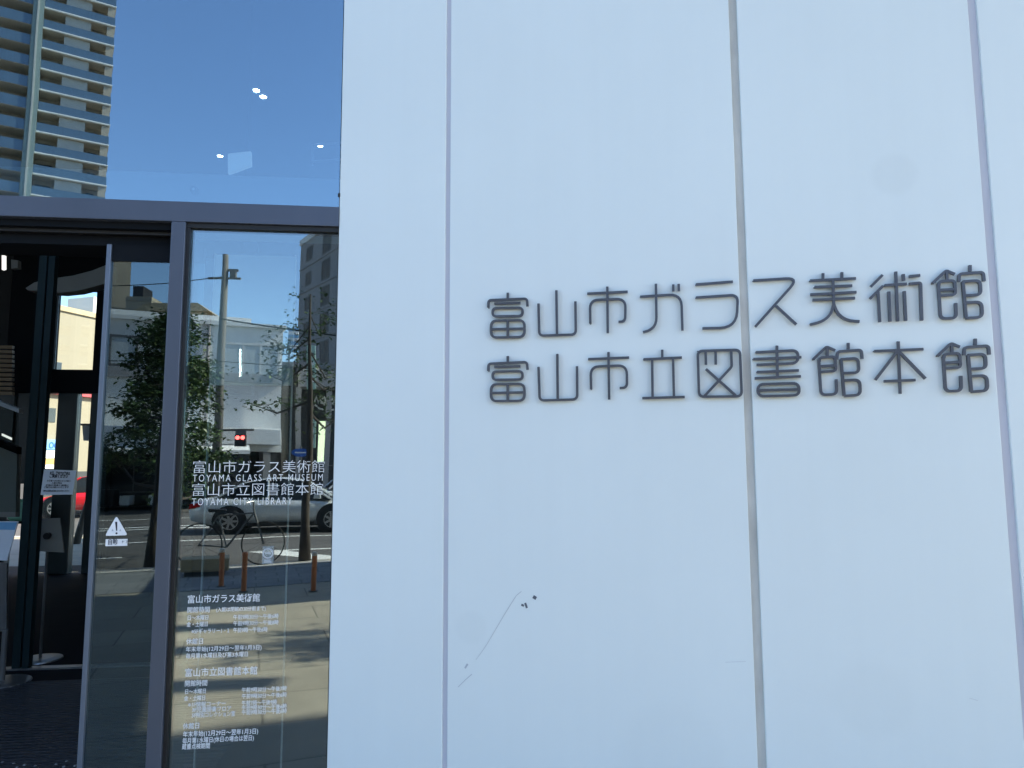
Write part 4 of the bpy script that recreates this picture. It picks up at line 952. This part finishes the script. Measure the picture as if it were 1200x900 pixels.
bb3 = thing('beige_roof_house', 'beige roofed house peeping over the white building left of the utility pole', 'building', ((p0.x+p1.x)/2, p0.y-3, 0))
MB().box(p0.x-1.5, p1.x-.2, p0.y-6, p0.y, -.2, p1.z-.4).build('wall', M['conc_b'], bb3)
MB().prism([(p0.x-1.8, p1.z-.4), (p1.x+.1, p1.z-.4), (p1.x-.5, p1.z+.05), (p0.x-1.2, p1.z+.05)], 'y', p0.y-6.3, p0.y+.3).build('roof', M['tan'], bb3)

# dark grey apartment block on the right of the reflection
PB = mir(353, 287, 84)
u_ = Vector((.5, .866, 0))                    # along its visible face, towards the museum
BA = math.atan2(u_.y, u_.x)
BFm = Frame((PB.x, PB.y, 0), BA)              # x along the face; visible side is +y (left of travel)
gab = thing('grey_apartment_block', 'tall dark grey apartment block with small windows beside the white wall', 'building', tuple(BFm(8, -6, 0)))
HB = PB.z
MB(BFm).box(0, 20, -14, 0, -.2, HB).build('wall', M['conc_g'], gab)
MB(BFm).box(-.15, 20.1, -14.1, .15, HB+.001, HB+.7).build('parapet', M['conc_w'], gab)
for fl in range(1, 9):
    zf = HB-fl*3.15
    if zf < 1: break
    MB(BFm).box(.02, 19.98, .001, .1, zf-.12, zf+.02).build('floor_band', M['conc_g'], gab)
    for x in (2.2,): window(gab, BFm, x, x+1.7, zf+.7, zf+2.2, 0, M['dullwin'], M['gframe'], .12, 1)
    window(gab, BFm, 7.3, 9.6, zf+.35, zf+2.5, 0, M['dullwin'], M['gframe'], .12, 1)
    window(gab, BFm, 13, 15.6, zf+.35, zf+2.5, 0, M['dullwin'], M['gframe'], .12, 1)
MB(BFm).box(8.6, 12, -6, -.4, HB+.701, HB+1.5).build('stair_house', M['conc_w'], gab)

# low dark shop with canopy
ZS = 30.0
sp = mir(338, 560, ZS); SF = Frame((sp.x, sp.y, 0), R(-14))
def sx_(px, py, y=0.):
    d = ray(px, py); d = Vector((d.x, -d.y, d.z)); c = Vector((CAM.x, -CAM.y, CAM.z)); n = SF.m.to_3x3() @ Vector((0, 1, 0)); o = SF(0, y, 0)
    p = c + d*((o-c).dot(n)/d.dot(n)); l = SF.m.inverted() @ p; return l.x, l.z
shp = thing('dark_shop', 'low dark shop with pale canopy and white script sign beside the white wall', 'shop', tuple(SF(3, -3, 0)))
MB(SF).box(-.1, 9, -8, 0, -.05, sx_(350, 436)[1]).build('wall', M['conc_d'], shp)
ca1, ca0 = sx_(352, 432, 1.2), sx_(352, 452, 1.2)
MB(SF).box(ca1[0], 9, .001, 1.2, ca0[1], ca1[1]).build('canopy', M['conc_g'], shp, bevel=.03)
for px in (349, 384): xx = sx_(px, 500, .9)[0]; MB(SF).box(xx-.11, xx+.11, .75, 1.0, -.05, ca0[1]-.001).build('column', M['conc_g'], shp)
x0, z1 = sx_(373, 491); x1, z0 = sx_(382, 541)
window(shp, SF, x0, x1, z0, z1, 0, M['yellow'], M['gframe'], .05, 0)
x0, z1 = sx_(385, 491); x1, z0 = sx_(396, 545)
window(shp, SF, x0, x0+1.4, z0, z1, 0, M['dkwin'], M['gframe'], .05, 0)
# white script logo on the fascia
b = MB(SF); sc0 = sx_(368, 479, .05); sc1 = sx_(398, 463, .05); wd_ = sc1[0]-sc0[0]; ht_ = sc1[1]-sc0[1]
def lg(u, v): return Vector((sc0[0]+u*wd_, sc0[1]+v*ht_))
for pts in ([(.0, .55), (.06, .95), (.14, .5), (.2, .9), (.26, .45)], [(.33, .9), (.27, .6), (.36, .4), (.42, .7), (.36, .95)], [(.46, .45), (.5, .95), (.6, .9), (.5, .68), (.62, .55), (.5, .42)], [(.68, .85), (.64, .55), (.74, .45), (.78, .8), (.7, .95)], [(.84, .9), (.86, .5), (.94, .5), (.97, .92)], [(.02, .38), (.2, .12), (.55, .02), (.8, .1), (1., .3)]):
    ribbon(b, [lg(*p) for p in pts], .07, .05, .02)
b.build('script_sign', M['signw'], shp)
for (a0, c0, lab) in (((360.5, 406), (369.5, 455), 'tall pale green banner sign hanging over the shop canopy'), ((360, 488), (369, 523), 'pale green board standing by the shop door')):
    p, q = mir(*a0, 27), mir(*c0, 27)
    t = thing('vertical_sign', lab, 'sign', (p.x, p.y, q.z))
    MB().box(p.x, q.x, p.y-.06, p.y, q.z, p.z).build('board', M['green'], t)
    for k in range(4): zz = p.z+(q.z-p.z)*(.2+.2*k); MB().box(p.x+.07, q.x-.07, p.y+.001, p.y+.012, zz-.07, zz+.06).build('mark', M['signw'] if k % 2 else M['pole'], t)
    if q.z > 2.5: MB().box(p.x+.05, p.x+.11, p.y-.07-.6, p.y-.061, p.z-.3, p.z-.24).build('bracket', M['polem'], t)
    else: MB().box(p.x+.1, p.x+.16, p.y-.05, p.y-.01, -.05, q.z-.001).build('leg', M['polem'], t)
# blue striped board on the gap between the white building and the grey block
p, q = mir(338.5, 386, 40), mir(350, 414, 40)
bsb = thing('striped_board', 'blue and white striped board on a frame between the buildings', 'board', (p.x, p.y, 0))
n7 = 7
for k in range(n7):
    z0 = q.z+(p.z-q.z)*k/n7; z1 = q.z+(p.z-q.z)*(k+1)/n7
    MB().box(p.x, q.x, p.y-.1, p.y, z0+.002, z1-.002).build('stripe', M['signw'] if k % 2 else M['skyblue'], bsb)
for xx in (p.x+.06, q.x-.06): MB().box(xx-.04, xx+.04, p.y-.2, p.y-.101, -.2, p.z).build('leg', M['polem'], bsb)
gapb = thing('narrow_dark_house', 'narrow dark house in the gap between the white building and the shop', 'building', (p.x, p.y-3, 0))
p, q = mir(332, 430, 46), mir(354, 560, 46)
MB().box(p.x-.5, q.x+.5, p.y-6, p.y, -.2, p.z).build('wall', M['conc_d'], gapb)
MB().box(p.x-.6, q.x+.6, p.y-6.1, p.y+.1, p.z+.001, p.z+.3).build('roof', M['conc_g'], gapb)

# ---------------------------------------------------------------- residential tower
KT = 109.2/121.2
TC = Vector((CAM.x, -CAM.y, CAM.z))
def towpt(px, py): p = mir(px, py, 118); return TC + (p-TC)*KT
tr0 = towpt(130, 120)
tu = Vector((-.899, .438, 0))                  # from the right edge leftwards along the front (mirrored)
TA = math.atan2(-tu.y, -tu.x)
TF = Frame((tr0.x, tr0.y, 0), TA)              # x runs right along the front, origin at the right edge; +y?
def tx(px, py):
    d = ray(px, py); d = Vector((d.x, -d.y, d.z)); n = Vector((-math.sin(TA), math.cos(TA), 0)); o = Vector((tr0.x, tr0.y, 0))
    p = TC + d*((o-TC).dot(n)/d.dot(n)); l = TF.m.inverted() @ p; return l.x, l.z
xfin0, xfin1 = tx(31, 120)[0], tx(44, 120)[0]
zA, zB_ = tx(130, 29.5)[1], tx(128, 218)[1]
FH = (zA-zB_)/8.0
tw = thing('apartment_tower', 'tall residential tower with rows of blue glass balconies', 'tower', tuple(TF(-15, -8, 0)))
xL = -42
zs = [zA+FH*k for k in range(-int(zA/FH)+1, 6)]
Htop = zs[-1]+FH
MB(TF).box(xL, -.1, -18, -2.4, -.2, Htop).build('wall', M['tow_w'], tw)
MB(TF).box(xL-.3, .2, -18.3, -1.4, Htop+.001, Htop+1.2).build('parapet', M['tow_e'], tw)
xs0, xs1 = tx(70, 120)[0], tx(101, 120)[0]
for z in zs:
    MB(TF).box(xfin1+.02, 0, -2.39, -.03, z-.24, z).build('balcony_slab', M['tow_s'], tw)
    MB(TF).box(xfin1+.02, .04, -.029, .03, z-.11, z+.04).build('slab_edge', M['tow_e'], tw)
    MB(TF).box(xfin1+.05, -.05, -.09, -.045, z+.045, z+1.3).build('railing', M['tow_g'], tw)
    MB(TF).box(xL, xfin0-.02, -2.39, .35, z-.34, z).build('balcony_slab', M['tow_s'], tw)
    MB(TF).box(xL, xfin0-.05, .36, .41, z-.3, z+1.25).build('railing', M['tow_g'], tw)
    MB(TF).box(xfin1+.3, xs0-.5, -2.399, -2.34, z+.05, z+2.3).box(xs1+.6, -1.6, -2.399, -2.34, z+.05, z+2.3).build('window', M['dkwin'], tw)
    MB(TF).box(xs0, xs1, -.6, -.55, z+.01, z+FH-.26).build('reflection_panel', M['tow_pale'], tw)  # pale panels added in place of a glass reflection across the balconies
    MB(TF).box(-1.1, -.12, -1.6, -.2, z+.01, z+FH-.26).build('end_wall', M['tow_w'], tw)
MB(TF).box(xfin0, xfin1, -1.69, .55, -.2, Htop+.5).build('glass_fin', M['tow_fin'], tw)
MB(TF).box((xfin0+xfin1)/2-.12, (xfin0+xfin1)/2+.12, .551, .75, -.2, Htop+.4).build('fin_rib', M['tow_pale'], tw)

# ---------------------------------------------------------------- behind the museum: cream building, red car, lamp
YC = 29.0
c0 = at(64, 470, YC); CA = R(66); CFm = Frame((c0.x, c0.y, 0), CA)
def cx_(px, py):
    d = ray(px, py); n = CFm.m.to_3x3() @ Vector((0, 1, 0)); o = Vector(CFm.m.translation); p = CAM + d*((o-CAM).dot(n)/d.dot(n)); l = CFm.m.inverted() @ p; return l.x, l.z
cb = thing('cream_building', 'sunlit cream rendered building seen through the lobby', 'building', tuple(CFm(4, 4, 0)))
ztop = at(66, 364, YC).z
MB(CFm).box(-8, 15, 0, 9, -.1, ztop).build('wall', M['cream'], cb)
MB(CFm).box(-8.1, 15.1, -.1, 9.1, ztop+.001, ztop+.22).build('parapet', M['tan'], cb)
x0, z1 = cx_(64, 424); x1, z0 = cx_(70.5, 447)
MB(CFm).box(x0, x1, -.03, .01, z0, z1).build('window', M['dkwin'], cb)
x0, z1 = cx_(57, 478); x1, z0 = cx_(64, 495)
MB(CFm).box(x0, x1, -.03, .01, z0, z1).build('window', M['dkwin'], cb)
z1, z0 = cx_(62, 456)[1], cx_(62, 462)[1]
MB(CFm).box(-8.02, 15.02, -.25, -.002, z0, z1).build('red_fascia', M['signpk'], cb)
MB(CFm).box(2.5, 4.2, 1, 2.6, ztop+.221, ztop+1.25).box(4.4, 5.2, 1, 2, ztop+.221, ztop+.7).build('roof_plant', M['signw'], cb)
x0, z1 = cx_(50, 515); x1, z0 = cx_(69, 527)
sgb = thing('shop_signs', 'stack of shop signs in white and orange on the cream building', 'sign', tuple(CFm((x0+x1)/2, -.2, z0)))
MB(CFm).box(x0, x1, -.2, -.02, z0, z1).build('board', M['skyblue'], sgb)
pa, pb = CFm(x0+.5*(x1-x0)*.3, -.215, z0+.12*(z1-z0)), CFm(x1-.05, -.215, z0+.12*(z1-z0))
fit_text('OOS', 'lettering', M['blue'], sgb, (z1-z0)*.9, pa, pb, weight=.01)
zz0, zz1 = cx_(60, 537)[1], cx_(60, 528)[1]; MB(CFm).box(x0, x1, -.18, -.02, zz0, zz1).build('board', M['signw'], sgb)
zz0, zz1 = cx_(60, 544)[1], cx_(60, 537.5)[1]; MB(CFm).box(x0, x1, -.2, -.02, zz0, zz1).build('board', M['signor'], sgb)
zz0, zz1 = cx_(60, 549)[1], cx_(60, 544.5)[1]; MB(CFm).box(x0, x1, -.24, -.02, zz0, zz1).build('board', M['signw'], sgb)
MB(CFm).box(-8.01, 15.01, -.05, -.001, -.05, cx_(60, 553)[1]).build('shopfront', M['conc_d'], cb)
rc = atz(56, 608, -.2)
car(Frame((rc.x+1.35, rc.y+.85, -.2), PI), 4.1, 1.7, M['red'], 'red car parked on the street behind the lobby', 'red_car')
lp = at(106, 610, 12.5); lp0 = Vector((lp.x, 12.5, -.012))
lmp = thing('street_lamp', 'slim leaning street lamp with square lantern behind the rear doors', 'street lamp', tuple(lp0))
lt = at(104.5, 508, 12.5)
MB().tube([tuple(lp0-Vector((.25, 0, 0))), (lp0.x-.05, 12.5, .9), (lt.x+.1, 12.5, lt.z-.4), (lt.x+.12, 12.5, lt.z+.35)], [.075, .06, .05, .04], 10).build('pole', M['pole'], lmp, smooth=True)
MB(Frame((lt.x, 12.5, lt.z))).prism([(-.10, .16), (.10, .16), (.07, -.15), (-.06, -.15)], 'y', -.1, .1).build('lantern', M['signw'], lmp)
MB(Frame((lt.x, 12.5, lt.z))).box(-.13, .16, -.13, .13, .161, .20).build('cap', M['polem'], lmp)

# tactile studs in the paving before the door and on the entrance mat
def stud(x, y, z, lab, grp):
    d = MB(Frame((x, y, z))).lathe([(.0, .006), (.006, .005), (.010, 0)], (0, 0, 0), 'z', 10).build('tactile_stud', M['tactile']); tag(d, lab, 'stud', grp)
for px, py in ((112, 868), (124, 866), (136, 863), (148, 866), (160, 863), (114, 876), (127, 874), (138, 871), (150, 874), (163, 869), (110, 884), (122, 886), (134, 881), (146, 884), (112, 893), (128, 894), (142, 892)):
    p = mirz(px, py, 0); stud(p.x, p.y, -.006, 'small round steel stud in the paving before the door leaf', 'tactile studs before the door')
for px in range(105, 132, 6):
    p = mirz(px, 708-(px-105)*.12, 0); stud(p.x, p.y, -.006, 'small round steel stud in a row far out on the plaza', 'tactile studs on the plaza')
for px, py in ((3, 893), (16, 894.5), (29, 896), (41, 897.5), (66, 895), (78, 892), (75, 898), (20, 899), (88, 897)):
    p = atz(px, py, .006); stud(p.x, p.y, .0035, 'small round steel stud on the black entrance mat', 'studs on the entrance mat')
